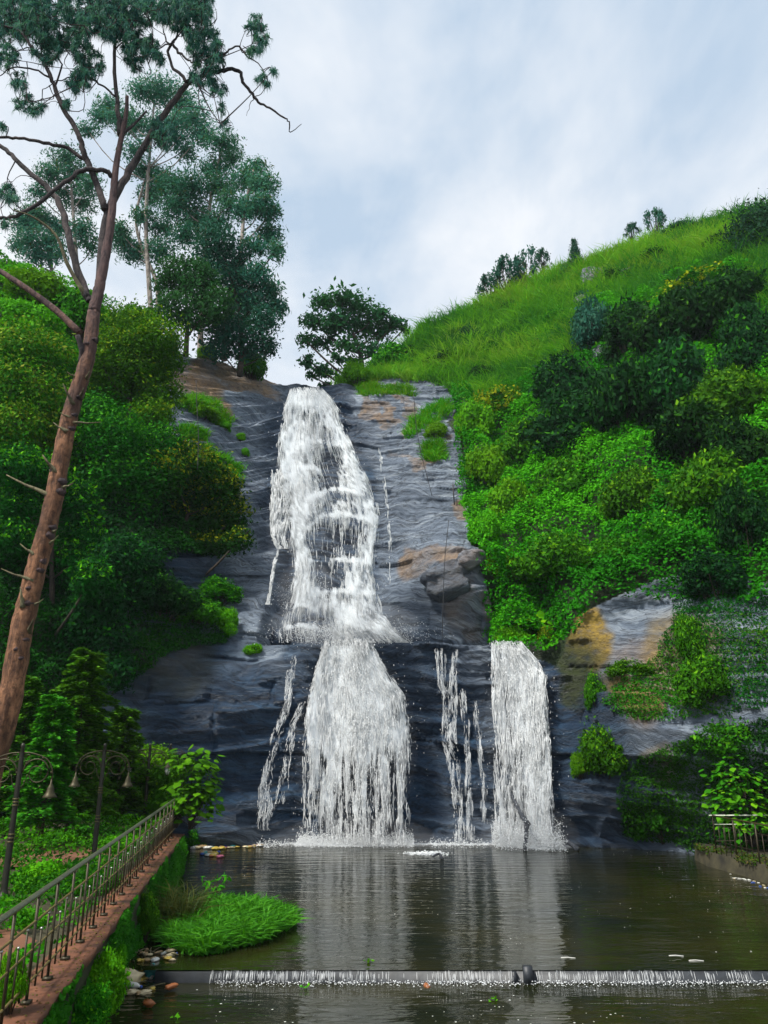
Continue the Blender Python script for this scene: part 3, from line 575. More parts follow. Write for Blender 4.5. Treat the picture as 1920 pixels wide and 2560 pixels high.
# ------------------------------------------------------------------ foliage builders
DARK = [(.003, .024, .008), (.006, .042, .007), (.012, .070, .006)]  # dark leaf greens, lowered further to put deep shade into the colour
MID = [(.014, .095, .005), (.030, .150, .004), (.055, .210, .005)]
BRIGHT = [(.035, .180, .004), (.080, .290, .004), (.150, .370, .006)]
YELLOW = [(.050, .150, .004), (.180, .260, .005), (.320, .330, .008)]
TEAL = [(.010, .062, .042), (.018, .092, .056), (.045, .130, .060)]
OLIVE = [(.07, .13, .006), (.15, .20, .01), (.25, .27, .025)]
def unit(v): return v / (np.linalg.norm(v, axis=-1, keepdims=True) + 1e-9)
def pal(p, t):                                   # palette lookup, t in 0..1
    p = np.asarray(p); x = np.clip(t, 0, .999) * (len(p) - 1); i = x.astype(int); f = (x - i)[:, None]
    return p[i] * (1 - f) + p[np.minimum(i + 1, len(p) - 1)] * f
def leaf_quads(C, N, L, W, col, droop=.25, fold=.18):
    n = len(C); T = unit(np.cross(N, rng.normal(size=(n, 3)))); T[:, 2] -= droop; T = unit(T); B = unit(np.cross(N, T)); N2 = np.cross(T, B)
    L = np.broadcast_to(L, (n,))[:, None]; W = np.broadcast_to(W, (n,))[:, None]
    V = np.stack([C - T * L / 2, C + B * W / 2 - N2 * W * fold, C + T * L / 2, C - B * W / 2 - N2 * W * fold], 1)
    return V.reshape(-1, 3), np.arange(4 * n).reshape(-1, 4), np.repeat(col, 4, 0)
def crown(lobes, n, L, W, palette, tip=None, tipw=.25, up=.25, droop=.3, clump=1.0, fill=.5):
    lb = np.asarray(lobes, float); w = (lb[:, 3] * lb[:, 4] + lb[:, 3] * lb[:, 5] + lb[:, 4] * lb[:, 5]); m = int(n * 1.8)
    k = rng.choice(len(lb), m, p=w / w.sum()); d = unit(rng.normal(size=(m, 3))); rr = 1 - fill * rng.random(m) ** 1.6
    # sprays: leaves gather round points of the shell
    ncl = max(30, m // 26); ck = rng.integers(0, ncl, m); dk = unit(rng.normal(size=(ncl, 3))); kk = rng.choice(len(lb), ncl, p=w / w.sum())
    own = rng.random(m) < .6 * clump; d = np.where(own[:, None], unit(dk[ck] + .30 * rng.normal(size=(m, 3))), d); k = np.where(own, kk[ck], k)
    rad = lb[k, 3:6]; C = lb[k, :3] + d * rad * rr[:, None] * (1 + .15 * rng.normal(size=(m, 1)))
    ins = np.zeros(m, bool)
    for q in range(len(lb)):
        ins |= (k != q) & ((((C - lb[q, :3]) / lb[q, 3:6]) ** 2).sum(1) < .45)
    C = C + d * (rad.mean(1) * .75 * _tab[ck % 512, 77] ** 3 * rng.random(m))[:, None]
    C, d, k, ck = C[~ins][:n], d[~ins][:n], k[~ins][:n], ck[~ins][:n]; n = len(C)
    N = unit(d + .8 * rng.normal(size=(n, 3)) + np.array([0, 0, up]))
    lobet = rng.random(len(lb)); t = .35 * rng.random(n) + .35 * lobet[k] + .3 * _tab[ck % 512, 5]
    col = pal(palette, t)
    if tip is not None:
        tt = (rng.random(n) < tipw * (.3 + 1.4 * _tab[ck % 512, 9])) & (d[:, 2] > -.1); col[tt] = pal(tip, rng.random(tt.sum()))
    s = (.7 + .6 * rng.random(n)) * (.65 + .8 * _tab[ck % 512, 33]); return leaf_quads(C, N, L * s, W * s, col, droop)
def plant(name, base, label, cat, lobes, n, L, W, palette, trunk=None, bark=None, group=None, crownname='crown', trunkname='trunk', matl=None, limbs=True, **kw):
    """lobes in world coordinates; trunk: list of (points, radii)"""
    base = np.asarray(base, float); th = thing(name, base, label, cat, group); lb = np.asarray(lobes, float).copy(); lb[:, :3] -= base
    V, F, c = crown(lb, n, L, W, palette, **kw); mesh(crownname, V, [F], matl or M_LEAF, th, col=c)
    mb = MB(base)
    for pts, rad in trunk or []: mb.tube(pts, rad, 7)
    if limbs and trunk:
        tp = np.asarray(trunk[0][0]); r0 = np.asarray(trunk[0][1])
        for l in lb:
            e = l[:3] + base; dd = tp[:, 2] - (e[2] - np.linalg.norm(e[:2] - tp[:, :2], axis=1) * .9); i = int(np.argmin(np.abs(dd))); a = tp[i]
            mid = (a + e) / 2 + np.array([0, 0, -.08 * np.linalg.norm(e - a)]) + rng.normal(0, .12, 3); r = min(r0[i] * .5, .018 * np.linalg.norm(e - a) + .02)
            mb.tube(smooth_path([a, mid, e, e + (e - mid) * .25], 3), np.linspace(r, r * .25, 10), 5)
    if mb.n: mb.build(trunkname, bark or M_BARK, th, smooth=True)
    return th
def env(m, rx, ry, rz, cz, lr, flat=.75):        # lobes spread over an ellipsoid round (0,0,cz)
    out = []
    for i in range(m):
        d = unit(rng.normal(size=3)); d[2] = abs(d[2]) * 1.1 - .25; r = lr * (.45 + .95 * rng.random() ** 1.2)
        q = .70 * (.55 + .45 * rng.random() ** .5); out.append((d[0] * rx * q, d[1] * ry * q, cz + d[2] * rz * q, r * rx, r * ry, r * rz * flat))
    return out

# ------------------------------------------------------------------ shrubs: prototypes copied over the slopes
def bush_proto(kind, n, L, W, palette, m=34, lr=.31, **kw):
    o = thing('bush', (0, -50, -40), 'unplaced bush kept for copying below ground', 'bush'); lob = env(m, 1, 1, 1, .55, lr)
    V, F, c = crown(lob, n, L, W, palette, **kw); mesh('foliage', V, [F], M_LEAF, o, col=c)
    mb = MB()
    for l in lob: mb.tube(smooth_path([(rng.normal(0, .05), rng.normal(0, .05), -.15), np.array(l[:3]) * .5 + (0, 0, -.1), l[:3]], 3), np.linspace(.03, .008, 7), 5)
    mb.build('stems', M_BARK, o); return o
PROTO = {'dark': [bush_proto('dark', 9000, .105, .05, DARK, tip=MID, tipw=.12) for _ in range(3)],
         'mid': [bush_proto('mid', 8500, .10, .05, MID, tip=BRIGHT, tipw=.2) for _ in range(2)],
         'bright': [bush_proto('bright', 8000, .10, .052, BRIGHT) for _ in range(2)],
         'yellow': [bush_proto('yellow', 8000, .10, .05, MID, tip=YELLOW, tipw=.55)],
         'teal': [bush_proto('teal', 8000, .10, .05, TEAL)],
         'thin': [bush_proto('thin', 1500, .10, .045, TEAL, m=22, lr=.20, fill=.9)],
         'broad': [bush_proto('broad', 1500, .27, .15, BRIGHT, m=12, lr=.34, up=.9)]}
used = set()
def bush(kind, u, v, w, h, label, cat='bush', name=None, group=None, depth=None, sink=.4):
    """a shrub whose crown is centred on photo pixel (u, v), w by h photo pixels"""
    k = int(rng.integers(len(PROTO[kind]))); src = PROTO[kind][k]
    p = S(u, v + h * .5, 0) if depth is None else P(u, v + h * .5, depth)
    t = np.linalg.norm(p - np.array([0, 0, CAM_Z])); sx = w / FPX * t / 2 * 1.08; sz = h / FPX * t / 1.35 * 1.05
    key = (kind, k)
    if key in used: o = copy_tree(src)
    else: o = src; used.add(key)
    o.name = name or 'bush'; o.location = (p[0], p[1] + sx * sink, p[2]); o.rotation_euler = (0, 0, rng.random() * 6.28); s = (sx + sz) / 2; o.scale = (sx, sx * .85, sz)
    o['label'] = label; o['category'] = cat
    if group: o['group'] = group
    return o
BUSHES = [  # kind, u, v, w, h, label
    ('teal', 1495, 806, 130, 150, 'blue-green bush just below the small grey rock on the grassy slope'),
    ('dark', 1594, 830, 190, 170, 'dark rounded bush between the blue-green bush and the taller dark trees'),
    ('dark', 1742, 800, 240, 200, 'wide dark bush below the yellow-flowered shrub on the slope'),
    ('dark', 1860, 730, 180, 150, 'dark bush at the foot of the tree on the hill shoulder'),
    ('yellow', 1762, 708, 190, 80, 'low shrub covered in yellow-green blossom on the grassy hill'),
    ('dark', 1436, 965, 220, 190, 'deep green bush at the outer edge of the dark thicket beside the grass'),
    ('dark', 1480, 1060, 300, 190, 'broad very dark bush at the bottom of the thicket over the leafy slope'),
    ('dark', 1600, 990, 220, 240, 'tall dark bush in the middle of the thicket'),
    ('dark', 1725, 960, 250, 230, 'large shadowy bush behind the bright-tipped shrub'),
    ('mid', 1850, 1000, 220, 170, 'shrub with bright leaf tips above the gap in the thicket'),
    ('dark', 1905, 860, 160, 190, 'upright dark bush against the edge of the thicket under the hill shoulder'),
    ('dark', 1880, 1130, 200, 180, 'dark bush low on the shaded side of the leafy slope'),
    ('mid', 1600, 1240, 170, 140, 'rounded light bush standing alone on the leafy slope below the thicket'),
    ('mid', 1830, 1210, 220, 170, 'spreading bush beneath the dark end of the thicket'),
    ('dark', 1900, 1330, 170, 200, 'deep shaded bush above the mossy outcrop'),
    ('dark', 1760, 1080, 240, 170, 'dark bush filling the hollow between thicket and leafy slope'),
    ('bright', 1190, 1050, 110, 130, 'bright bush hanging over the grey rock by the grassy ledge'),
    ('yellow', 1250, 1010, 150, 120, 'yellowish bush where the grass slope meets the leafy slope'),
    ('bright', 1230, 1160, 130, 140, 'bright green bush at the rock edge under the yellowish bush'),
    ('mid', 1330, 1110, 170, 150, 'medium green bush with pale flowers next to the dark thicket'),
    ('bright', 1215, 1330, 110, 110, 'bright bush spilling onto the grey cliff halfway up the leafy slope'),
    ('bright', 1300, 1260, 170, 130, 'leafy bush with small white flowers on the bright slope'),
    ('mid', 1440, 1200, 180, 130, 'leafy bush directly under the broad dark bush'),
    ('bright', 1275, 1430, 130, 110, 'bright bush above the large heart-shaped leaves'),
    ('mid', 1400, 1400, 200, 140, 'wide bush over the dark hollow above the mossy outcrop'),
    ('mid', 1560, 1385, 190, 100, 'bush draped over the top of the mossy outcrop'),
    ('mid', 1700, 1340, 200, 130, 'bush on the slope above the far end of the mossy outcrop'),
    ('dark', 1820, 1450, 180, 130, 'dark creeping bush over the shaded end of the outcrop'),
    ('bright', 1290, 1600, 110, 60, 'low bright bush at the end of the ledge beside the water column'),
    ('yellow', 1368, 1590, 44, 50, 'small yellowish bush between the big heart-shaped leaves and the lichen-covered rock'),
    ('mid', 1590, 1680, 120, 50, 'small bush growing in the upper crack of the mossy outcrop'),
    ('mid', 1740, 1610, 90, 110, 'mossy bush on the face of the outcrop'),
    ('mid', 1500, 1740, 60, 90, 'small bush clinging to the edge of the outcrop over the dark wet rock'),
    ('mid', 1525, 1895, 150, 120, 'leafy bush growing from the crevice between outcrop and lower boulder'),
    ('bright', 1460, 1925, 60, 60, 'grassy little bush low on the wet rock beside the water column'),
    ('mid', 1600, 2010, 160, 130, 'bush over the pool next to the dark blue boulder'),
    ('mid', 1680, 2060, 170, 130, 'bush hanging low over the water by the iron fence'),
    ('dark', 1760, 1880, 130, 140, 'dark mossy bush above the pool bushes'),
    ('mid', 1840, 1860, 170, 110, 'bush above the broad-leaved shrub by the fence'),
    ('mid', 1880, 2110, 120, 110, 'bush growing behind the iron fence'),
    ('mid', 1800, 1720, 180, 120, 'mossy bush under the dark creeping bush of the outcrop'),
    ('teal', 1421, 676, 50, 50, 'rounded bush over a boulder on the skyline beside the pointed shrub'),
    ('teal', 1712, 572, 110, 50, 'low dark bush on the highest part of the grassy skyline'),
    ('bright', 892, 932, 90, 80, 'bright small bush at the brink of the fall under the far tree'),
    ('mid', 985, 890, 130, 90, 'bush on the ridge where the grass slope begins'),
    ('bright', 1090, 1075, 70, 55, 'tuft-like bush on the grey rock shelf beside the slope'),
    ('bright', 1165, 1490, 46, 46, 'lone small bush in the middle of the grey cliff below the overhang'),
    # left side
    ('bright', 60, 720, 190, 110, 'bright bush on the hill crest behind the pine trunk'),
    ('mid', 170, 780, 180, 130, 'bush on the hill between pine trunk and eucalyptus grove'),
    ('bright', 50, 800, 160, 110, 'bright fern-like bush below the hill crest bush'),
    ('mid', 330, 800, 130, 90, 'bush at the foot of the eucalyptus trunks'),
    ('bright', 515, 880, 60, 40, 'small bush on the brown rock top under the eucalyptus grove'),
    ('mid', 620, 905, 90, 90, 'dark little bush at the rock top nearest the brink of the fall'),
    ('bright', 500, 1030, 100, 36, 'low grassy bush on the sloping grey rock'),
    ('bright', 490, 1085, 56, 30, 'small bush patch lower on the sloping grey rock'),
    ('bright', 557, 1064, 44, 26, 'little green cushion on the grey slab nearest the cascade'),
    ('bright', 600, 1092, 30, 22, 'tiny green cushion by the upper edge of the cascade'),
    ('bright', 610, 1130, 28, 26, 'tiny lower green cushion by the edge of the cascade'),
    ('mid', 540, 1480, 120, 70, 'green bush on the rock shelf beside the narrow trickle'),
    ('mid', 470, 1530, 160, 90, 'creeping bush on the dark cliff left of the cascade foot'),
    ('bright', 560, 1560, 70, 70, 'small bright bush hanging from the dark cliff shelf'),
    ('bright', 630, 1625, 60, 34, 'tiny bush at the start of the lower ledge'),
    ('dark', 400, 1500, 170, 120, 'dark bush in the shade under the yellow-tipped tree'),
]
for b in BUSHES: bush(*b)
for u, v, w_, h in ((1180, 830, 80, 50), (1110, 900, 100, 60), (1250, 870, 90, 50), (1330, 815, 80, 46), (1400, 790, 90, 50), (1290, 765, 70, 40), (1470, 738, 70, 40), (1650, 640, 100, 44), (1560, 690, 90, 36), (1210, 935, 90, 60), (1350, 890, 80, 50), (1690, 690, 90, 50), (1040, 885, 80, 50), (1820, 600, 90, 40)):
    bush(['mid', 'dark', 'bright', 'teal'][int(rng.integers(4))], u, v, w_, h, 'small bush half buried in the tall grass of the upper hill', group='small bushes dotted over the grassy hill')
def boulder(u, v, w_, h, label, wet=0, br=.25):
    p = S(u, v, .1); t_ = np.linalg.norm(p - np.array([0, 0, CAM_Z])); sx, sz = w_ / 2 / FPX * t_, h / 2 / FPX * t_; th_, ph = np.meshgrid(np.linspace(.02, math.pi - .02, 24), np.linspace(0, 2 * math.pi, 36, endpoint=False), indexing='ij')
    d = np.stack([np.sin(th_) * np.cos(ph), np.sin(th_) * np.sin(ph), np.cos(th_)], -1); q = np.sign(d) * np.abs(d) ** .8; rr_ = .55 + .9 * fbm(d[..., 0] * 1.5 + u, d[..., 2] * 1.9 + d[..., 1], 6, 5); V = q * rr_[..., None] * np.array([sx, sx * .8, sz])
    i = np.arange(23)[:, None] * 36; j = np.arange(36)[None]; j2 = (j + 1) % 36; o = mesh('boulder', V.reshape(-1, 3), [np.stack([i + j, i + 36 + j, i + 36 + j2, i + j2], -1).reshape(-1, 4)], M_ROCK, col=np.zeros((24 * 36, 3)), smooth=True)
    o.data.color_attributes['Col'].data.foreach_set('color', np.tile([0, wet, br, 0], 24 * 36).astype(np.float32)); o.location = p; o.rotation_euler = (0, R(-18), 0); return tag(o, label, 'boulder')
boulder(1482, 700, 70, 50, 'grey rock showing through the grass just below the pointed shrub'); boulder(1455, 762, 46, 40, 'grey rock beside the blue-green bush on the grassy hill'); boulder(1570, 690, 60, 26, 'flat grey rock high in the pale grass'); boulder(1262, 840, 30, 26, 'small round pale rock in the grass of the lower hill'); boulder(1510, 890, 50, 50, 'tan rock under the blue-green bush at the top of the thicket')
boulder(1115, 1452, 125, 86, 'large overhanging boulder on the grey cliff beside the tall cascade', .45, .3); boulder(1178, 1400, 70, 46, 'pale boulder perched behind the overhanging one at the bushes', 0, .4); boulder(690, 1598, 50, 36, 'small dark rock at the lower ledge where the side trickle begins', .8, 0)
g = 'thin shrubs along the skyline'
for u, v, w_, h, lab in ((1273, 722, 70, 80, 'bare twiggy shrub silhouetted on the skyline, lowest of the bigger ones'), (1318, 708, 60, 80, 'twiggy shrub on the skyline next to the boulder bush'), (1228, 757, 56, 60, 'small twiggy shrub on the lower skyline'),
                         (1640, 592, 46, 50, 'twiggy shrub on the skyline below the highest dark bush'), (1580, 620, 40, 30, 'tiny twiggy shrub on the skyline above the pale grass'), (1360, 690, 40, 50, 'thin shrub sprouting close to the boulder bush')):
    bush('thin', u, v - 44, w_ * 1.4, h * 1.6, lab, 'shrub', 'skyline_shrub', g, sink=0)
p = S(1441, 686) + (0, 0, .9)
plant('pointed_shrub', p, 'dark pointed shrub standing on the skyline', 'shrub', [(p[0], p[1], p[2] + .5, .5, .5, .6), (p[0], p[1], p[2] + 1.2, .38, .38, .6), (p[0] + .05, p[1], p[2] + 1.8, .22, .22, .5), (p[0] - .1, p[1], p[2] + 2.2, .1, .1, .3), (p[0] + .12, p[1], p[2] + 2.15, .09, .09, .3)], 2600, .12, .06, TEAL, [([p - (0, 0, .3), p + (0, 0, 2)], [.08, .03])], limbs=False, crownname='foliage', trunkname='stem')

# ------------------------------------------------------------------ leafy ground cover and slope grass
nrm = np.cross(np.gradient(np.stack([GX, GY, GZ], -1), axis=0), np.gradient(np.stack([GX, GY, GZ], -1), axis=1)); nrm = unit(nrm); nrm *= np.sign(-nrm[..., 1:2])
cell = np.linalg.norm(np.cross(np.gradient(np.stack([GX, GY, GZ], -1), axis=0), np.gradient(np.stack([GX, GY, GZ], -1), axis=1)), axis=-1)
PTS = np.stack([GX, GY, GZ], -1)
def scatter(poly, n, edge=14, cut=None):
    m = inpoly(gu + (jit / 26) * edge, gv + (jit / 26) * edge, poly)
    if cut is not None: m &= cut
    w_ = np.where(m, cell, 0).ravel(); idx = rng.choice(w_.size, n, p=w_ / w_.sum()); p = PTS.reshape(-1, 3)[idx].copy(); nn = nrm.reshape(-1, 3)[idx]
    t1 = unit(np.cross(nn, np.array([0, 0, 1.]))); t2 = np.cross(nn, t1); s = np.sqrt(cell.ravel()[idx])[:, None]
    return p + t1 * s * rng.normal(0, .5, (n, 1)) + t2 * s * rng.normal(0, .5, (n, 1)), nn
def cover(name, poly, n, L, W, pals, label, hgt=.5, edge=14, fs=.9):
    p, nn = scatter(poly, n, edge); f = fbm(p[:, 0] * fs, (p[:, 2] + p[:, 1] * .5) * fs, 4, 70); f2 = fbm(p[:, 0] * .25, p[:, 2] * .25, 3, 80)
    d = hgt * np.clip((f - .3) * 2.2, .05, 1.2) * (1 - .5 * rng.random(n) ** 2); C = p + nn * d[:, None] * .8 + np.array([0, 0, 1]) * d[:, None] * .5
    N = unit(nn * .7 + np.array([0, 0, .5]) + .75 * rng.normal(size=(n, 3)))
    t = np.clip(.5 + (f2 - .5) * 2.4 + .25 * rng.normal(size=n), 0, 1); col = pal(pals, t); s = .65 + .7 * rng.random(n)
    V, F, c = leaf_quads(C, N, L * s, W * s, col); return tag(mesh(name, V, [F], M_LEAF, col=c), label, kind='stuff')
def blades(name, p, nn, nb, h, wd, pals, label, spread=.15, lean=.55, kind='stuff', cl=None):
    n = len(p); B = np.repeat(p, nb, 0) + rng.normal(0, spread, (n * nb, 3)) * [1, 1, .3]; N = np.repeat(nn, nb, 0); m = n * nb
    H = h[0] + (h[1] - h[0]) * rng.random(m); hs = np.repeat(.6 + .8 * rng.random(n), nb); H = H * hs
    d = unit(rng.normal(size=(m, 3)) * [1, 1, .2] * lean + N * .45 + np.array([0, 0, 1.0])); side = unit(np.cross(d, rng.normal(size=(m, 3)))); out = unit(d * [1, 1, 0] + 1e-4)
    w_ = (wd * (.6 + .8 * rng.random(m)))[:, None]; Hc = H[:, None]
    mid = B + d * Hc * .6; tip = mid + d * Hc * .22 + out * Hc * .30 - np.array([0, 0, 1]) * Hc * .10
    V = np.stack([B - side * w_ / 2, B + side * w_ / 2, mid + side * w_ * .4, mid - side * w_ * .4, tip], 1)
    i = np.arange(m)[:, None] * 5; t = np.repeat(cl if cl is not None else rng.random(n), nb) * .7 + .3 * rng.random(m)
    return tag(mesh(name, V.reshape(-1, 3), [i + np.array([[0, 1, 2, 3]]), i + np.array([[3, 2, 4]])], M_GRASS, col=np.repeat(pal(pals, t), 5, 0)), label, kind=kind)
GRASSP = [(.02, .12, .03), (.05, .22, .022), (.11, .34, .016), (.18, .42, .022), (.27, .42, .06)]
POLY_GRASS = [(800, 960), (960, 905), (1050, 815), (1180, 760), (1300, 705), (1500, 640), (1750, 550), (1870, 520), (2050, 500), (2700, 420), (2700, 800), (1900, 780), (1700, 760), (1600, 790), (1520, 760), (1420, 900), (1350, 960), (1290, 1010), (1200, 1010), (1140, 985), (1080, 960), (960, 955), (880, 968)]
p, nn = scatter(POLY_GRASS, 3300, 10); f = fbm(p[:, 0] * .22, p[:, 2] * .35, 4, 190); blades('tall_grass', p, nn, 22, (.8, 1.5), .06, GRASSP, 'long drooping grass tussocks on the upper hill', .28, .9, cl=np.clip(.55 + (f - .5) * 3.5, 0, 1))
p, nn = scatter(POLY_GRASS, 11500, 10); f = fbm(p[:, 0] * .22, p[:, 2] * .35, 4, 90)
blades('slope_grass', p, nn, 13, (.45, 1.25), .05, GRASSP, 'tall yellow-green grass covering the upper hill', .22, .6, cl=np.clip(.45 + (f - .5) * 3.2, 0, 1))
p2, n2 = scatter(POLY_GRASS, 60000, 10); f = fbm(p2[:, 0] * .35, p2[:, 2] * .5, 4, 140); ok = f > .485; p2, n2, f = p2[ok], n2[ok], f[ok]; h_ = 1.1 * np.clip((f - .47) * 7, .1, 1)
V, F, c = leaf_quads(p2 + n2 * (h_ * (1 - .5 * rng.random(len(p2))))[:, None] * .8, unit(n2 + [0, 0, .5] + .8 * rng.normal(size=p2.shape)), .16 * (.6 + .8 * rng.random(len(p2))), .07, pal([MID[0], MID[1], BRIGHT[0], BRIGHT[1]], .5 + 2.5 * (fbm(p2[:, 0] * .2, p2[:, 2] * .3, 3, 150) - .5) + .25 * rng.normal(size=len(p2)))); tag(mesh('hill_herbs', V, [F], M_LEAF, col=c), 'ferns and low herbs patching the grassy hill', kind='stuff')
POLY_LEAFY = [(1140, 985), (1200, 1010), (1300, 1000), (1400, 920), (1500, 760), (1620, 740), (1760, 690), (2700, 760), (2700, 1500), (1900, 1520), (1800, 1485), (1620, 1515), (1465, 1560), (1410, 1590), (1380, 1640), (1240, 1620), (1215, 1540), (1180, 1400), (1150, 1250), (1140, 1110)]
cover('leafy_cover', POLY_LEAFY, 175000, .17, .09, [MID[1], BRIGHT[0], BRIGHT[1], BRIGHT[1]], 'dense bright green leaf cover on the slope beside the falls', 1.3, fs=.6)
cover('outcrop_moss', [(1700, 1470), (2000, 1500), (2700, 1480), (2700, 1720), (1850, 1780), (1700, 1800), (1560, 1800), (1500, 1760), (1560, 1700), (1640, 1640), (1680, 1560)], 30000, .09, .05, [DARK[2], MID[0], OLIVE[0], MID[1]], 'mossy leaf cover on the outcrop', .22, 40)
cover('outcrop_moss', [(1600, 1900), (1750, 1830), (2700, 1700), (2700, 2150), (1740, 2140), (1560, 2090), (1540, 1980)], 30000, .10, .055, [DARK[1], MID[0], MID[1]], 'leafy growth on the lower outcrop above the pool', .35, 40)
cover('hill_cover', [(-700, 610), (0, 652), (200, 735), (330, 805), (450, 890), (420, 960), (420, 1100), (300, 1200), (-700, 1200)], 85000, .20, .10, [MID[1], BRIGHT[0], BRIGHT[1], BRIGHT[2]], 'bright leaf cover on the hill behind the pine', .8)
cover('painted_shade_cover', [(-700, 1150), (300, 1200), (420, 1120), (560, 1200), (600, 1380), (410, 1420), (420, 1500), (330, 1520), (270, 1620), (260, 1960), (330, 2040), (-700, 2080)], 85000, .16, .08, [DARK[0], DARK[1], DARK[2], MID[0]], 'leaf cover with the shade of the hillside trees put into its dark colour', .7)  # darkest leaf greens here paint the deep shade under the trees
cover('cliff_creeper', [(380, 1480), (560, 1500), (560, 1600), (440, 1640), (340, 1700), (300, 1640), (340, 1540)], 9000, .11, .06, [DARK[2], MID[0], OLIVE[0]], 'creeping leaves on the brown stained cliff', .25, 50)
# green cushions and grass on the rock shelves
for poly, n in (([(460, 1000), (520, 1010), (580, 1055), (560, 1075), (500, 1050), (455, 1030)], 260), ([(455, 1075), (510, 1085), (505, 1110), (460, 1100)], 90), ([(510, 1120), (600, 1180), (590, 1210), (525, 1170)], 140), ([(900, 985), (1030, 975), (1035, 995), (905, 1005)], 150), ([(885, 970), (945, 965), (940, 985), (890, 985)], 70),
                ([(1030, 1050), (1110, 1010), (1135, 1030), (1080, 1070), (1010, 1110)], 200), ([(1060, 1120), (1100, 1115), (1110, 1160), (1070, 1165)], 130)):
    p, nn = scatter(poly, n, 6); blades('ledge_grass', p, nn, 16, (.25, .7), .045, [BRIGHT[0], BRIGHT[1], (.16, .25, .012)], 'bright grass growing on the rock shelves', .14, .8)

# ------------------------------------------------------------------ trees in the view, lobes read off the photo: (u, v, ru, rv)
def lobes_px(lst, Y, dy=.7, spread=1.0):
    out = []
    for u, v, ru, rv in lst:
        ru_, rv_ = ru, rv; y = Y + rng.uniform(-1, 1) * spread; p = P(u, v, y); t = np.linalg.norm(p - np.array([0, 0, CAM_Z])); out.append((*p, ru_ / FPX * t, (ru_ + rv_) / 2 / FPX * t * dy, rv_ / FPX * t))
    return out
def trunk_px(pts, Y, r0, r1, n=4):
    p = np.array([P(u, v, Y + (q[2] if len(q) > 2 else 0)) for q in pts for u, v in [q[:2]]]); s = smooth_path(p, n); return s, np.linspace(r0, r1, len(s))
k = .4822
EUC = [  # label, Y, lobes in crop px, trunk px (photo), leaves
    ('tallest eucalyptus with a domed feathery top', 52, [(820, 470, 120, 55), (740, 470, 70, 40), (930, 530, 90, 60), (560, 540, 60, 45), (530, 610, 60, 40), (620, 600, 70, 45), (1000, 620, 90, 60), (1040, 700, 60, 60), (450, 670, 55, 35), (700, 640, 90, 60), (880, 640, 80, 50), (880, 720, 80, 50), (700, 780, 70, 40), (960, 780, 50, 60)], [(385, 880), (375, 740), (365, 560), (372, 420), (385, 260)], 15000),
    ('slender eucalyptus stepping down from the tallest one', 50.5, [(1150, 740, 80, 50), (1200, 820, 60, 60), (1100, 870, 80, 50), (1130, 960, 90, 70), (1180, 1050, 60, 70), (1000, 960, 90, 60), (900, 960, 90, 60), (930, 1060, 110, 90), (1030, 1150, 100, 90), (960, 1220, 80, 60), (1120, 1160, 70, 70)], [(500, 900), (505, 760), (515, 600), (530, 480), (555, 370)], 14000),
    ('outermost eucalyptus leaning over the brink of the fall', 48.5, [(1330, 860, 60, 40), (1290, 930, 80, 60), (1370, 960, 70, 60), (1350, 1060, 80, 60), (1400, 1110, 50, 50), (1260, 1090, 60, 60), (1390, 1210, 70, 50), (1430, 1300, 40, 60), (1320, 1280, 70, 50), (1230, 1390, 80, 60), (1330, 1420, 70, 60), (1400, 1500, 60, 50), (1430, 1590, 60, 50), (1270, 1550, 90, 70)], [(560, 900), (570, 760), (600, 640), (612, 520), (635, 420)], 14000),
    ('eucalyptus with open crown behind the pine fork', 55, [(340, 820, 80, 60), (260, 900, 70, 50), (380, 900, 90, 50), (200, 1000, 60, 40), (330, 1000, 80, 60), (420, 1050, 80, 60), (180, 1110, 60, 50), (470, 960, 60, 50), (430, 1200, 60, 70), (480, 1280, 50, 50)], [(205, 830), (195, 700), (185, 560), (175, 420)], 9000),
    ('low spreading eucalyptus at the far end of the grove', 55, [(130, 1150, 60, 50), (210, 1140, 70, 50), (160, 1230, 80, 50), (240, 1250, 80, 50), (300, 1180, 50, 50), (200, 1320, 80, 60), (100, 1270, 50, 40), (300, 1320, 50, 50)], [(140, 780), (130, 680), (115, 590)], 7000),
    ('pale-trunked eucalyptus close behind the pine trunk', 53.5, [(750, 880, 70, 50), (830, 930, 60, 60), (780, 1010, 60, 60), (640, 1260, 60, 50), (700, 1310, 70, 60), (620, 1200, 50, 60), (830, 1300, 70, 60), (830, 1180, 60, 60), (740, 1120, 50, 50)], [(385, 840), (395, 760), (390, 700), (355, 620), (340, 540), (365, 440)], 9000)]
for lab, Y, lb, tr, n in EUC:
    lb = [(a * k, b * k, c * k * 1.04, d * k * .98) for a, b, c, d in lb]; trunk = trunk_px(tr, Y, .24, .08)
    plant('eucalyptus_tree', trunk[0][0], lab, 'tree', lobes_px(lb, Y, .8, 1.6), int(n * 1.2), .28, .09, [(.018, .115, .085), (.034, .165, .110), (.075, .21, .11)], [trunk], M_PALE, 'eucalyptus grove above the falls', droop=.7, fill=.95, up=.1, clump=1.2, tip=[(.05, .11, .03), (.09, .13, .03)], tipw=.12)
plant('broadleaf_tree', P(470, 880, 46), 'dark bushy tree under the eucalyptus grove', 'tree', lobes_px([(458, 675, 55, 30), (492, 690, 45, 30), (434, 714, 45, 30), (500, 723, 40, 30), (463, 762, 58, 30), (430, 780, 40, 35), (500, 790, 50, 40), (540, 760, 40, 40)], 46, .8, 1.2), 11000, .22, .11, [DARK[2], (.02, .08, .02), (.04, .11, .02)], [trunk_px([(465, 890), (468, 800), (462, 700)], 46, .2, .06)], group='trees under the eucalyptus grove')
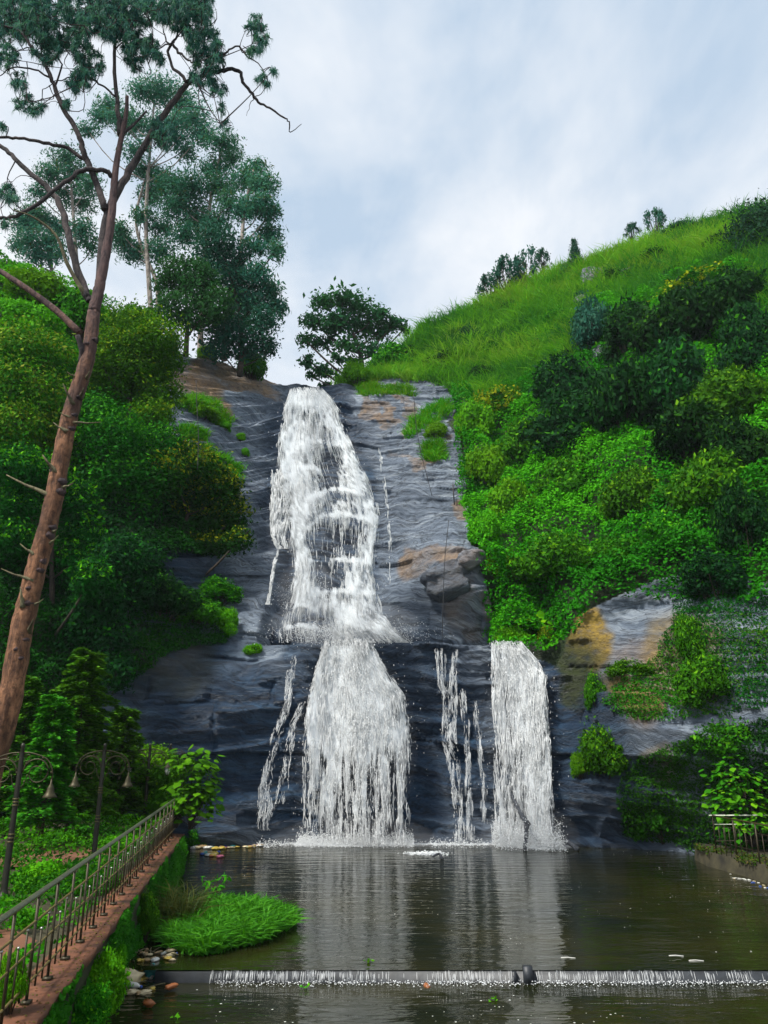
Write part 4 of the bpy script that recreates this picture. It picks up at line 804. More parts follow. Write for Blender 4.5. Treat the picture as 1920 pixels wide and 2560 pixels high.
plant('broadleaf_tree', P(610, 930, 47.5), 'dark feathery tree nearest the brink of the fall', 'tree', lobes_px([(545, 600, 50, 40), (525, 640, 50, 40), (575, 640, 45, 36), (545, 690, 50, 40), (600, 720, 46, 36), (640, 760, 50, 40), (600, 790, 60, 44), (660, 800, 40, 36), (560, 820, 50, 40), (640, 850, 46, 36), (600, 870, 44, 36), (670, 870, 26, 24), (545, 870, 40, 30)], 47.5, .8, 1.2), 15000, .24, .11, [TEAL[0], TEAL[1], (.02, .085, .03)], [trunk_px([(600, 940), (605, 850), (590, 740), (560, 640)], 47.5, .22, .06)], group='trees under the eucalyptus grove', fill=.7)
kk = .4294; lb = [(600, 110, 120, 60), (480, 130, 70, 50), (700, 160, 100, 60), (800, 190, 70, 50), (430, 240, 80, 50), (560, 250, 110, 60), (720, 280, 120, 70), (830, 290, 70, 60), (380, 350, 55, 45), (480, 370, 80, 50), (620, 380, 80, 50), (760, 400, 70, 45), (900, 250, 60, 40), (950, 290, 45, 35), (400, 470, 50, 45), (480, 520, 60, 45), (420, 560, 35, 30), (560, 550, 45, 35), (500, 610, 40, 25), (660, 470, 50, 35), (560, 460, 50, 35)]
plant('broadleaf_tree', P(905, 975, 60), 'round open-crowned tree standing alone in the notch above the fall', 'tree', lobes_px([(600 + a * kk, 700 + b * kk, c * kk, d * kk) for a, b, c, d in lb], 60, .8, 1.5), 8000, .38, .18, [(.014, .080, .035), (.022, .11, .036), (.04, .16, .035)], [trunk_px([(905, 985), (903, 900), (890, 850), (860, 790)], 60, .30, .08)], fill=.95, clump=1.3)
plant('broadleaf_tree', P(1900, 700, 42), 'dark leaning tree on the shoulder of the grassy hill', 'tree', lobes_px([(1900, 560, 60, 40), (1860, 590, 40, 35), (1890, 630, 60, 40), (1930, 600, 60, 60), (1855, 660, 35, 25), (1930, 680, 50, 40), (1960, 560, 50, 50)], 42, .9, 1), 12000, .20, .10, [(.008, .04, .025), (.012, .055, .03), (.02, .075, .03)], [trunk_px([(1925, 740), (1915, 680), (1905, 600)], 42, .2, .06)])
LEFT = [
    ('leafy tree crowding the pine trunk on the side of the falls', 33, [(330, 820, 70, 50), (390, 850, 60, 50), (420, 900, 40, 45), (350, 920, 70, 50), (400, 980, 50, 50), (300, 880, 60, 60), (290, 960, 60, 60), (380, 1040, 50, 40), (250, 900, 40, 50)], [(330, 1150), (325, 1000), (340, 880)], 22000, MID, BRIGHT + [YELLOW[1]], .45),
    ('broad tree with olive leaves on the outer side of the pine trunk', 30.5, [(60, 870, 70, 50), (120, 900, 60, 60), (30, 960, 60, 60), (100, 990, 70, 60), (40, 1060, 60, 50), (120, 1080, 50, 60), (-20, 900, 60, 60)], [(60, 1300), (70, 1100), (75, 950)], 19000, [MID[0], MID[1], OLIVE[1]], [OLIVE[1], BRIGHT[1], OLIVE[2]], .45),
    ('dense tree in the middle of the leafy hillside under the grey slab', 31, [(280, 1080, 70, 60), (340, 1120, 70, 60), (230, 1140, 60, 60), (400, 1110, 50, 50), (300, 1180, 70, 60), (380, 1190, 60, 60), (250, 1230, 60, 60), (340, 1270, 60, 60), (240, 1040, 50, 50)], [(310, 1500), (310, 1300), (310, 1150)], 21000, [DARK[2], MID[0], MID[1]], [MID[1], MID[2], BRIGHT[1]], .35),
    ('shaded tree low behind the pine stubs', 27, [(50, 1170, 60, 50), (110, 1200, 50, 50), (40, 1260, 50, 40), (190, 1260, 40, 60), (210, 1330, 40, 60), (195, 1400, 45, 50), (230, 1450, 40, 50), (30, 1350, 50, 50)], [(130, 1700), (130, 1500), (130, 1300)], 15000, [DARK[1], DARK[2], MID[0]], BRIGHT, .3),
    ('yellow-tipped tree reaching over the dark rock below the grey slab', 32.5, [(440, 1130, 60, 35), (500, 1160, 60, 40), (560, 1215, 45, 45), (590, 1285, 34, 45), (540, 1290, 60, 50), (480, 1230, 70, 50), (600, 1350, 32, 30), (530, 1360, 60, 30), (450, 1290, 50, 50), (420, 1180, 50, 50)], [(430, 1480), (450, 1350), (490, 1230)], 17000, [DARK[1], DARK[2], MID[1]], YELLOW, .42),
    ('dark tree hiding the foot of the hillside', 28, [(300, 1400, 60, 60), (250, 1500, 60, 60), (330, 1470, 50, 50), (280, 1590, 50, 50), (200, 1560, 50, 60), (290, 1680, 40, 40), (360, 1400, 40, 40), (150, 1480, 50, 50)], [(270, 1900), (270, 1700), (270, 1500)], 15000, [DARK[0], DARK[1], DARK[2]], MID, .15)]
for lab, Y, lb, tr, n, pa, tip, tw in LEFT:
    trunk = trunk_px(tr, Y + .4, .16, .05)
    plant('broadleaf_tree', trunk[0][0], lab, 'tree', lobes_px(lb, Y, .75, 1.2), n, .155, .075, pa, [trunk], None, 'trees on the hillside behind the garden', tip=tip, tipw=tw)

# ------------------------------------------------------------------ foreground pine, traced at 16 m
PY = 16.0
pb = ground(-45, 2160, 1.0)
pine = thing('pine_tree', P(-70, 2140, PY), 'tall pine with reddish stubby trunk leaning over the garden', 'tree'); pb = np.array(pine.location)
def z1(lst): return [(a * .4822, b * .4822) for a, b in lst]
def z2(lst): return [(a * .422, 800 + b * .422) for a, b in lst]
tr = [(-70, 2140), (-30, 1960), (18, 1760), (45, 1620), (75, 1500), (97, 1400), (120, 1300), (143, 1200), (165, 1100), (183, 1010), (200, 950), (217, 890), (229, 830), (237, 780)] + z1([(515, 1520), (535, 1400), (562, 1200), (590, 1000), (610, 850), (632, 690), (648, 590), (655, 500)])
tp = smooth_path(P([a for a, b in tr], [b for a, b in tr], PY), 7); tz = np.linspace(0, 1, len(tp))
tr_r = np.interp(tz, [0, .12, .22, .38, .60, .70, .82, .9, 1], [.28, .235, .205, .185, .150, .120, .085, .065, .045]); kf = 13 * 7
tp = tp + np.stack([.03 * np.sin(tp[:, 2] * 1.7), 0 * tp[:, 2], 0 * tp[:, 2]], -1)
mb = MB(pb); mb.tube(tp[:kf + 1], tr_r[:kf + 1], 18, bump=.14); mb.build('trunk', M_PINE, pine, smooth=True)
mb = MB(pb); mb.tube(tp[kf:], tr_r[kf:], 14, bump=.16); mb.build('broken_leader', M_PINE, pine, smooth=True)
def on_trunk(p, lim=.75):                        # pull a point sideways onto the trunk at its height
    i = int(np.argmin(np.abs(tp[:, 2] - p[2]))); dx = np.clip(p[0] - tp[i, 0], -lim * tr_r[i], lim * tr_r[i]); q = p.copy(); q[0] = tp[i, 0] + dx; q[1] = tp[i, 1] - math.sqrt(max(tr_r[i] ** 2 - dx * dx, 0)) * .9; return q
LIMBS = [([(470, 1560), (450, 1530), (400, 1390), (350, 1200), (310, 1060), (270, 1000), (200, 930), (110, 860), (60, 800), (0, 755), (-80, 700)], .115, .06, .5),
         ([(575, 920), (560, 895), (520, 882), (430, 885), (380, 910), (290, 980), (200, 1055), (80, 1120), (0, 1128), (-70, 1135)], .075, .05, -.8),
         ([(550, 1090), (500, 950), (460, 850), (430, 780), (415, 720), (380, 640), (320, 550), (285, 450), (265, 390), (215, 310), (170, 250), (110, 170), (50, 140), (0, 130), (-40, 100)], .10, .028, -1.2),
         ([(440, 825), (350, 770), (250, 745), (150, 722), (60, 713), (0, 715), (-80, 730)], .06, .035, -.4),
         ([(265, 400), (200, 370), (110, 345), (50, 360), (0, 395)], .032, .015, -.3),
         ([(622, 700), (618, 620), (605, 520), (595, 380), (595, 200), (580, 130), (600, 20), (610, -60)], .085, .02, .6),
         ([(600, 500), (560, 470), (500, 425), (450, 405), (350, 405), (290, 425), (220, 465)], .035, .012, .5),
         ([(510, 1530), (545, 1150), (620, 980), (690, 860), (760, 740), (850, 590), (930, 490), (970, 430), (1020, 405), (1100, 380), (1160, 365), (1240, 365), (1260, 430), (1310, 490), (1340, 530), (1400, 560), (1470, 610), (1500, 635), (1505, 690), (1560, 640)], .125, .010, 1.0),
         ([(970, 425), (940, 390), (890, 340), (875, 250), (900, 220), (920, 170), (870, 100), (850, 50), (860, -40)], .055, .02, .3),
         ([(1160, 360), (1155, 290), (1200, 250), (1240, 240), (1290, 300), (1340, 330), (1380, 400), (1400, 440)], .036, .010, .4),
         ([(895, 230), (940, 280), (985, 320), (1000, 325)], .045, .02, -.3), ([(880, 240), (850, 180), (845, 100)], .03, .012, .2), ([(900, 220), (820, 250), (760, 300)], .025, .01, -.4),
         ([(1320, 500), (1300, 540), (1280, 600)], .014, .006, .1), ([(1040, 400), (1035, 540), (1100, 610), (1200, 650)], .018, .007, .2), ([(595, 200), (660, 130), (760, 60), (790, -30)], .04, .014, .4), ([(285, 450), (320, 330), (300, 290), (380, 170), (420, 60)], .03, .012, -.5), ([(170, 250), (120, 250), (60, 300)], .02, .01, .2), ([(215, 310), (225, 180), (260, 60)], .03, .012, .4),
         ([(600, 250), (680, 190), (760, 240)], .022, .01, .3), ([(1110, 385), (1150, 440), (1140, 500)], .014, .006, 0)]
limb_pts = []
for lst, r0, r1, dy in LIMBS:
    q = z1(lst); s = smooth_path(P([a for a, b in q], [b for a, b in q], PY + np.linspace(0, dy, len(q))), 4); limb_pts.append(s)
    mb = MB(pb); mb.tube(s + rng.normal(0, .014, s.shape), np.linspace(r0 * .85, r1 * .8, len(s)), 9, bump=.15); mb.build('limb', M_LIMB, pine, smooth=True)
for lst, r0, r1, dy, m_, nm in (([(-40, 655), (0, 678), (50, 710), (100, 745), (150, 785), (200, 832)], .06, .085, 0, M_PINE, 'limb'), (z1([(440, 1530), (350, 1370), (290, 1220), (180, 1130), (80, 1090)]), .055, .012, -.8, M_DEAD, 'broken_branch'), (z1([(640, 690), (700, 640), (760, 575)]), .045, .025, .3, M_LIMB, 'broken_branch'), (z2([(480, 250), (485, 180), (460, 90)]), .07, .06, -.25, M_LIMB, 'broken_branch')):
    s = smooth_path(P([a for a, b in lst], [b for a, b in lst], PY + np.linspace(0, dy, len(lst))), 4); mb = MB(pb); mb.tube(s, np.linspace(r0, r1, len(s)), 9, bump=.15); mb.build(nm, m_, pine, smooth=True)
for a, b, r in (((285, 1040), (70, 940), .05), ((335, 900), (295, 835), .05), ((420, 1000), (500, 990), .04), ((505, 615), (665, 628), .035), ((440, 500), (412, 420), .045), ((400, 670), (345, 635), .04), ((215, 1395), (155, 1345), .04), ((360, 1330), (430, 1300), .03), ((190, 1545), (60, 1497), .035), ((260, 1690), (320, 1665), .03), ((215, 1840), (265, 1790), .05), ((160, 1690), (165, 1600), .05), ((540, 352), (580, 345), .04), ((510, 460), (545, 440), .05), ((375, 1260), (400, 1255), .04), ((455, 350), (425, 340), .03), ((420, 590), (390, 580), .03)):
    (u0, v0), (u1, v1) = z2([a, b]); p0, p1 = P(u0, v0, PY), P(u1, v1, PY); q0 = on_trunk(p0, .9); p1 = p1 + (q0 - p0) * .8; p0 = q0; p1[1] -= .1 + .2 * rng.random(); m = (p0 + p1) / 2 + (0, 0, -.02)
    mb = MB(pb); mb.tube(np.array([p0 + (p0 - p1) * .2, p0, p0 * .7 + p1 * .3, m, p1]), [r * 1.6, r * 1.1, r * .75, r * .55, r * .22], 7, bump=.25); mb.build('branch_stub', M_DEAD, pine, smooth=True)
for a, r in (((455, 575), .05), ((500, 655), .055), ((370, 970), .08), ((395, 1030), .08), ((350, 1240), .07), ((300, 1290), .09), ((297, 1440), .06), ((245, 1490), .06), ((190, 1600), .06), ((180, 1690), .07), ((520, 470), .06), ((330, 900), .07), ((565, 130), .06), ((530, 160), .06), ((170, 1900), .05), ((120, 1960), .05), ((140, 2010), .04)):
    (u0, v0), = z2([a]); p0 = on_trunk(P(u0, v0, PY), .7); mb = MB(pb); mb.tube(np.array([p0 + (0, .08, .02), p0, p0 + (0, -.03, -.01), p0 + (0, -.035, -.02)]), [r * 1.5, r * 1.0, r * .7, r * .3], 8, bump=.45); mb.build('knot', M_UPPER, pine, smooth=True)
TUFTS = [(60, 60, 90), (200, 80, 110), (320, 150, 120), (250, 250, 80), (420, 250, 60), (480, 330, 70), (430, 400, 60), (390, 430, 50), (30, 290, 60), (130, 530, 45), (200, 560, 40), (100, 420, 45), (335, 540, 32), (560, 100, 110), (650, 150, 90), (700, 250, 80), (780, 250, 60), (600, 60, 120), (740, 60, 80), (900, 60, 90), (1000, 100, 100), (1060, 220, 90), (1090, 310, 75), (1050, 390, 60), (1135, 450, 45), (990, 60, 80), (1320, 130, 55), (1350, 210, 45), (1325, 280, 35), (1340, 390, 28), (1385, 430, 18), (1420, 370, 8), (830, 670, 60), (870, 710, 50), (700, 330, 35), (820, 300, 35), (30, 1000, 45), (60, 1030, 32), (30, 1150, 25), (1145, 555, 24), (1170, 650, 24), (15, 650, 14), (130, 130, 80), (430, 120, 70), (20, 160, 60), (400, 30, 90), (160, -20, 110), (560, -30, 110), (820, -20, 110), (1010, -10, 100)]
allp = np.concatenate(limb_pts); tw = MB(pb); C = []
for u, v, r in TUFTS:
    n = max(4, int(r * r / 150))
    for _ in range(n):
        a = rng.random() * 6.28; q = r * math.sqrt(rng.random()); C.append(P((u + q * math.cos(a)) * .4822, (v + q * math.sin(a)) * .4822, PY + rng.normal(0, .7)))
C = np.array(C)
grown = [allp]
for c in C[rng.permutation(len(C))]:
    gp = np.concatenate(grown); d = np.linalg.norm(gp - c, axis=1); i = int(np.argmin(d + .15 * np.abs(gp[:, 2] - c[2] + .1)))
    if .06 < d[i] < 2.2:
        m_ = (gp[i] + c) / 2 + rng.normal(0, .10, 3) + (0, 0, -.03); s = smooth_path([gp[i], m_, c + (0, 0, .02)], 3); tw.tube(s, np.linspace(.010 + .006 * d[i], .006, len(s)), 4, False); grown.append(s[1::2])
tw.build('twigs', M_LIMB, pine)
nn_ = 46; m = len(C) * nn_; B = np.repeat(C, nn_, 0); cl = np.repeat(rng.random(len(C)), nn_)
ax = np.repeat(unit(rng.normal(0, .5, (len(C), 3)) + [0, 0, .1]), nn_, 0); d = unit(ax * .7 + rng.normal(0, .55, (m, 3)) + [0, 0, .05]); L = (.16 + .13 * rng.random(m))[:, None]; side = unit(np.cross(d, rng.normal(size=(m, 3)))); w_ = .0065
B = B - ax * (.12 * rng.random((m, 1))); mid = B + d * L * .45; tip = mid + d * L * .18 - np.array([0, 0, 1]) * L * (.45 + .25 * rng.random((m, 1)))
V = np.stack([B - side * w_, B + side * w_, mid + side * w_, mid - side * w_, tip], 1) - pb; i = np.arange(m)[:, None] * 5
mesh('needles', V.reshape(-1, 3), [i + np.array([[0, 1, 2, 3]]), i + np.array([[3, 2, 4]])], M_NEEDLE, pine, col=np.repeat(pal([(.020, .10, .12), (.040, .15, .15), (.08, .21, .17)], .6 * cl + .4 * rng.random(m)), 5, 0))

# ------------------------------------------------------------------ conifer saplings in the garden
def conifer(u, vb, vt, ru, Y, label, n=9000):
    b = P(u, vb, Y); b[2] = 1.0; top = P(u, vt, Y); H = top[2] - 1.0; Rm = ru / FPX * Y
    th = thing('conifer_sapling', b, label, 'tree', 'conifer saplings in the garden'); mb = MB(b); mb.tube([b, b + (0, 0, H * .5), b + (0, 0, H)], [.09, .06, .015], 8)
    Cs, Ns, Ts = [], [], []
    nb = 84
    for i in range(nb):
        f = .16 + .84 * (i / nb); a = i * 2.4 + rng.normal(0, .3); L = Rm * (1.12 - f) ** .7 * (.75 + .5 * rng.random()) + .12; q = np.linspace(.15, 1, 8)
        dr = np.array([math.cos(a), math.sin(a), 0]); path = b + np.array([0, 0, f * H]) + dr * (L * q)[:, None] + np.array([0, 0, 1]) * (.35 * L * q - .48 * L * q ** 2)[:, None]
        mb.tube(path[::2], np.linspace(.018, .005, 4), 4, False); m_ = n // nb
        s = rng.random(m_) ** .7; p = np.stack([np.interp(s, q, path[:, k_]) for k_ in range(3)], -1); sd = np.array([-dr[1], dr[0], 0]); off = rng.normal(0, .33, m_) * (1.1 - s) * L * .75
        Ts.append(unit(dr + sd * np.sign(off)[:, None] * .8 + [0, 0, .10] + rng.normal(0, .15, (m_, 3)))); Cs.append(p + sd * off[:, None] + [0, 0, .02] + rng.normal(0, .03, (m_, 3)) - np.array([0, 0, .35]) * np.abs(off)[:, None]); Ns.append(unit(np.array([0, 0, 1.]) + rng.normal(0, .35, (m_, 3))))
    C, N, T = map(np.concatenate, (Cs, Ns, Ts)); C = C - b; B_ = unit(np.cross(N, T)); k_ = len(C); Ln = (.11 + .10 * rng.random(k_))[:, None]; Wn = Ln * .26
    V = np.stack([C - T * Ln / 2, C + B_ * Wn, C + T * Ln / 2 - [0, 0, .02], C - B_ * Wn], 1)
    mesh('fronds', V.reshape(-1, 3), [np.arange(4 * k_).reshape(-1, 4)], M_LEAF, th, col=np.repeat(pal([(.022, .12, .008), (.05, .21, .010), (.10, .31, .015)], rng.random(k_)), 4, 0)); mb.build('trunk', M_BARK, th, smooth=True)
conifer(165, 2105, 1625, 120, 22.0, 'tallest feathery conifer sapling, drooping beside the second lamp post', 17000)
conifer(95, 2130, 1740, 80, 20.5, 'small feathery conifer sapling between the first lamp post and the tallest sapling', 9000)
conifer(285, 2080, 1770, 85, 24, 'feathery conifer sapling beyond the second lamp post, near the dark cliff', 9000)
conifer(25, 2090, 1690, 90, 23, 'feathery conifer sapling half hidden behind the pine trunk', 9000)
# garden cover and shrubs
def garden(n, L, W, pals, label, x0, x1, y0, y1, hgt, name='garden_cover', hole=None, lo=0):
    y = y0 + (y1 - y0) * rng.random(n) ** 1.0; f = x0 + (x1 - x0) * rng.random(n); x = wallx(y) - .45 - f; hh = fbm(x * .8, y * .6, 4, 22); d = hgt * np.clip((hh - .28) * 2.2, 0, 1.2)
    ok = d > lo
    if hole: ok &= ~hole(x, y)
    x, y, d = x[ok], y[ok], d[ok]; n = len(x); C = np.stack([x, y, 1.0 + .17 * ((wallx(y) - .42 - x) / 26) + d * (1 - .6 * rng.random(n) ** 2)], -1); f2 = fbm(x * .5, y * .5, 3, 14)
    V, F, c = leaf_quads(C, unit(np.array([0, 0, .8]) + .7 * rng.normal(size=(n, 3))), L * (.6 + .8 * rng.random(n)), W * (.6 + .8 * rng.random(n)), pal(pals, .5 + 2 * (f2 - .5) + .3 * rng.normal(size=n)))
    tag(mesh(name, V, [F], M_LEAF, col=c), label, kind='stuff')
onpath = lambda x, y: (((y < 11.8) & (x > -7.5 - (11.8 - y) * .6) & ((y < 11.0) | (x < -4.8)) & (fbm(x * .9, y * .9, 3, 8) < .50)) | (inpoly(x, y, [(-6.0, 18.0), (-6.4, 20.5), (-8.6, 21.2), (-10.4, 20.2), (-8.4, 17.4)]) & (fbm(x, y, 3, 9) < .42)))
garden(60000, .085, .045, [MID[0], MID[1], BRIGHT[0], BRIGHT[1]], 'low green plants covering the garden bank', 0, 12, 11, 29, .55, hole=onpath)
garden(9000, .10, .06, [MID[1], BRIGHT[0], BRIGHT[1]], 'weeds beside the red path', 0, 5, 4.5, 12.5, .4, lo=.12, hole=lambda x, y: onpath(x, y) & (fbm(x * 1.5, y * 1.5, 3, 31) < .62))
for u, v, w_, h, Y, kind, lab in ((110, 2235, 170, 90, 15.5, 'bright', 'leafy garden bush by the foot of the first lamp post'), (230, 2230, 120, 80, 15.2, 'mid', 'garden bush just behind the railing near the second lamp post'), (300, 1990, 150, 80, 25, 'bright', 'leafy bush under the conifer near the far lamp posts'), (400, 1990, 140, 110, 24.6, 'mid', 'bush between the two far lamp posts'), (360, 1930, 150, 90, 26, 'bright', 'bush with pale trumpet flowers in front of the dark cliff'), (300, 2120, 110, 50, 20, 'bright', 'low garden bush at the edge of the little red path'),
                                  (440, 2030, 70, 60, 23.4, 'bright', 'small bush at the far end of the railing'), (60, 2330, 90, 60, 12.5, 'bright', 'low bush at the corner of the red garden path'), (15, 2500, 70, 110, 8.4, 'bright', 'weedy bush behind the nearest end of the railing')):
    bush(kind, u, v, w_, h, lab, depth=Y, sink=0)
def broad_leaves(name, c, r, n, L, label, cols, cat='plant', up=.9):
    c = np.asarray(c, float); b = c - (0, 0, r[2]); th = thing(name, b, label, cat); V, F, col = [], [], []
    out = np.array([(0, -.5, 0), (-.42, -.30, -.05), (-.46, .02, -.07), (-.22, .36, -.05), (0, .62, -.12), (.22, .36, -.05), (.46, .02, -.07), (.42, -.30, -.05), (0, -.1, .03), (0, .25, .02)])
    fc = [(0, 8, 2, 1), (8, 9, 3, 2), (9, 4, 4, 3), (0, 7, 6, 8), (8, 6, 5, 9), (9, 5, 4, 4)]; q = [f for f in fc if len(set(f)) == 4]; t = [(9, 4, 3), (9, 5, 4)]
    mb = MB(b); qs, ts = [], []
    for i in range(n):
        d = unit(rng.normal(size=3)); d[2] = rng.uniform(-.85, .95); p = c + d * np.array(r) * (.55 + .45 * rng.random()); dd = unit(np.array([d[0], d[1] - .35, -.35]) + rng.normal(0, .3, 3)); N = unit(np.array([0, -.25, up]) + d * .6 + rng.normal(0, .25, 3)); B_ = unit(np.cross(dd, N)); N = np.cross(B_, dd); s = L * (.6 + .7 * rng.random())
        V.append(p + (out[:, :1] * B_ + out[:, 1:2] * dd + out[:, 2:] * N) * s); qs += [[k_ + 10 * i for k_ in f] for f in q]; ts += [[k_ + 10 * i for k_ in f] for f in t]; col.append(np.repeat(pal(cols, rng.random(1)), 10, 0))
        if i % 12 == 0: mb.tube([b + rng.normal(0, .04, 3) * (1, 1, 0), (b + p) / 2 + (0, 0, .1), p - dd * s * .4], [.012, .010, .006], 4, False)
    mesh('leaves', np.concatenate(V) - b, [qs, ts], M_LEAF, th, col=np.concatenate(col), smooth=True); mb.build('stems', M_BARK, th); return th
broad_leaves('broadleaf_shrub', P(485, 1965, 23.2), (.95, .8, 1.15), 420, .21, 'large-leaved shrub sprawling over the far end of the railing', [MID[1], BRIGHT[0], BRIGHT[1]], 'bush')
broad_leaves('broadleaf_shrub', P(1865, 1995, 25.2), (1.35, .9, 1.4), 620, .20, 'bright broad-leaved shrub above the iron fence', [MID[1], BRIGHT[0], BRIGHT[2]], 'bush')
q = S(1345, 1560, .5); broad_leaves('elephant_ear', q, (1.35, .6, .55), 46, .62, 'clump of big heart-shaped leaves at the end of the upper ledge', [BRIGHT[0], BRIGHT[1], BRIGHT[2]])
q = S(1270, 1110, .5); broad_leaves('elephant_ear', S(1315, 1115, .9), (1.0, .4, .3), 4, 1.0, 'a few large pale leaves in the bushes above the leafy slope', [BRIGHT[2]])
# garden wall with coping, creepers
ys = np.linspace(3.0, 23.8, 60); 
def strip(name, prof, m, y_, label, cat):
    V, n = [], len(prof)
    for y in y_: V += [(wallx(y) + px, y, pz) for px, pz in prof]
    i = np.arange(len(y_) - 1)[:, None] * n; j = np.arange(n)[None]; j2 = (j + 1) % n
    return np.array(V), np.stack([i + j, i + n + j, i + n + j2, i + j2], -1).reshape(-1, 4)
wall = thing('garden_wall', (wallx(13), 13, -.6), 'mossy retaining wall with red coping along the garden bank', 'wall'); wb = np.array(wall.location)
prof = [(-.40, -.9), (.0, -.9), (.0, 0), (-.02, .5), (.0, .93), (-.40, .93)]
V, F = strip('', prof, None, ys, '', ''); V[:, 0] += .05 * (fbm(V[:, 1] * 1.5, V[:, 2] * 2, 3, 2) - .5); F = np.concatenate([F, [list(range(4))]]); mesh('wall_face', V - wb, [F[:-1]], M_WALL, wall, smooth=False)
V, F = strip('', [(-.46, .933), (.05, .933), (.055, 1.01), (-.46, 1.015)], None, ys, '', ''); V[:, 0] += .02 * rng.normal(size=len(V)) * (V[:, 0] > wallx(V[:, 1])); mesh('coping', V - wb, [F], M_COPING, wall)
n = 900; y = 4.5 + 19 * rng.random(n); x = wallx(y) - .46 + .5 * rng.random(n) ** .6; V, F, c = leaf_quads(np.stack([x, y, np.full(n, 1.02)], -1), unit([0, 0, 1.] + .25 * rng.normal(size=(n, 3))), .035 * (.6 + 1.2 * rng.random(n)), .02, pal([(.05, .03, .012), (.14, .09, .02), (.05, .09, .01), (.20, .15, .04)], rng.random(n)), 0); tag(mesh('fallen_leaves', V, [F], M_LEAF, col=c), 'fallen leaves lying on the red coping', kind='stuff')
n = 26000; y = 4.5 + 19 * rng.random(n); z = -.15 + 1.15 * rng.random(n); f = fbm(y * .7, z * 1.1, 4, 33); ok = f + .15 * (1 - z) > .50; y, z, f = y[ok], z[ok], f[ok]; n = len(y)
C = np.stack([wallx(y) + .03 + .35 * np.clip(f - .45, 0, 1) * rng.random(n) * 2, y, z], -1); V, F, c = leaf_quads(C, unit(np.array([1, -.5, .6]) + .6 * rng.normal(size=(n, 3))), .075 * (.6 + .8 * rng.random(n)), .045, pal([DARK[2], MID[0], MID[1], BRIGHT[0]], .3 + 1.6 * (f - .5) + .3 * rng.random(n)))
tag(mesh('wall_creeper', V, [F], M_LEAF, col=c), 'small creepers growing over the garden wall', kind='stuff')
for u, v, w_, h, kind, lab in ((215, 2500, 120, 130, 'bright', 'leafy plant hanging on the near part of the garden wall'), (258, 2420, 36, 70, 'bright', 'creeping plant on the garden wall above the litter heap'), (330, 2310, 60, 90, 'mid', 'plant growing on the wall opposite the grass island'), (170, 2550, 110, 80, 'mid', 'broad plant at the foot of the garden wall in the corner'), (475, 2090, 70, 80, 'mid', 'plant hanging from the end of the garden wall by the cliff')):
    gy = ground(u, min(v, 2555), .35)[1]; b_ = bush(kind, u, v, w_, h, lab, 'plant', 'wall_plant', depth=gy, sink=0); b_.location.x = float(wallx(gy)) + .12; 

# ------------------------------------------------------------------ railing on the wall
rail = thing('iron_railing', (wallx(13) - .2, 13, 1.0), 'rusty iron railing with gilded rails and silver knobs on the garden wall', 'railing'); rb = np.array(rail.location)
def rp(y, z): y = np.asarray(y, float); return np.stack([wallx(y) - .20, y, np.broadcast_to(z, y.shape)], -1)
yy = np.linspace(4.2, 23.3, 30)
mb = MB(rb); mb.tube(rp(yy, 2.02), .030, 10); mb.build('handrail', M_HAND, rail, smooth=True)
for z, r, m_ in ((1.76, .013, M_RUST), (1.50, .011, M_RUST), (1.20, .013, M_RUST)):
    mb = MB(rb); mb.tube(rp(yy, z), r, 6); mb.build('rail', m_, rail, smooth=True)
py = np.arange(4.6, 23.4, .82)
for y in py:
    mb = MB(rb); q = rp(y, 1.0); mb.tube([q, q + (0, 0, 1.0)], .016, 6); mb.box(q + (0, 0, .03), (.09, .09, .03)); mb.build('post', M_RAIL, rail)
for i, y in enumerate(py[:-1]):
    for f in (.34, .66):
        q = rp(y + .82 * f, 1.0); hi = .62 + .10 * (f > .5); mb = MB(rb); mb.tube([q + (0, 0, .10), q + (0, 0, hi)], .011, 5); ob = mb.build('baluster', M_RAIL, rail)
        mb = MB(rb); mb.ball(q + (0, 0, hi + .014), .016, 8); mb.build('knob', M_BALL, ob, smooth=True)

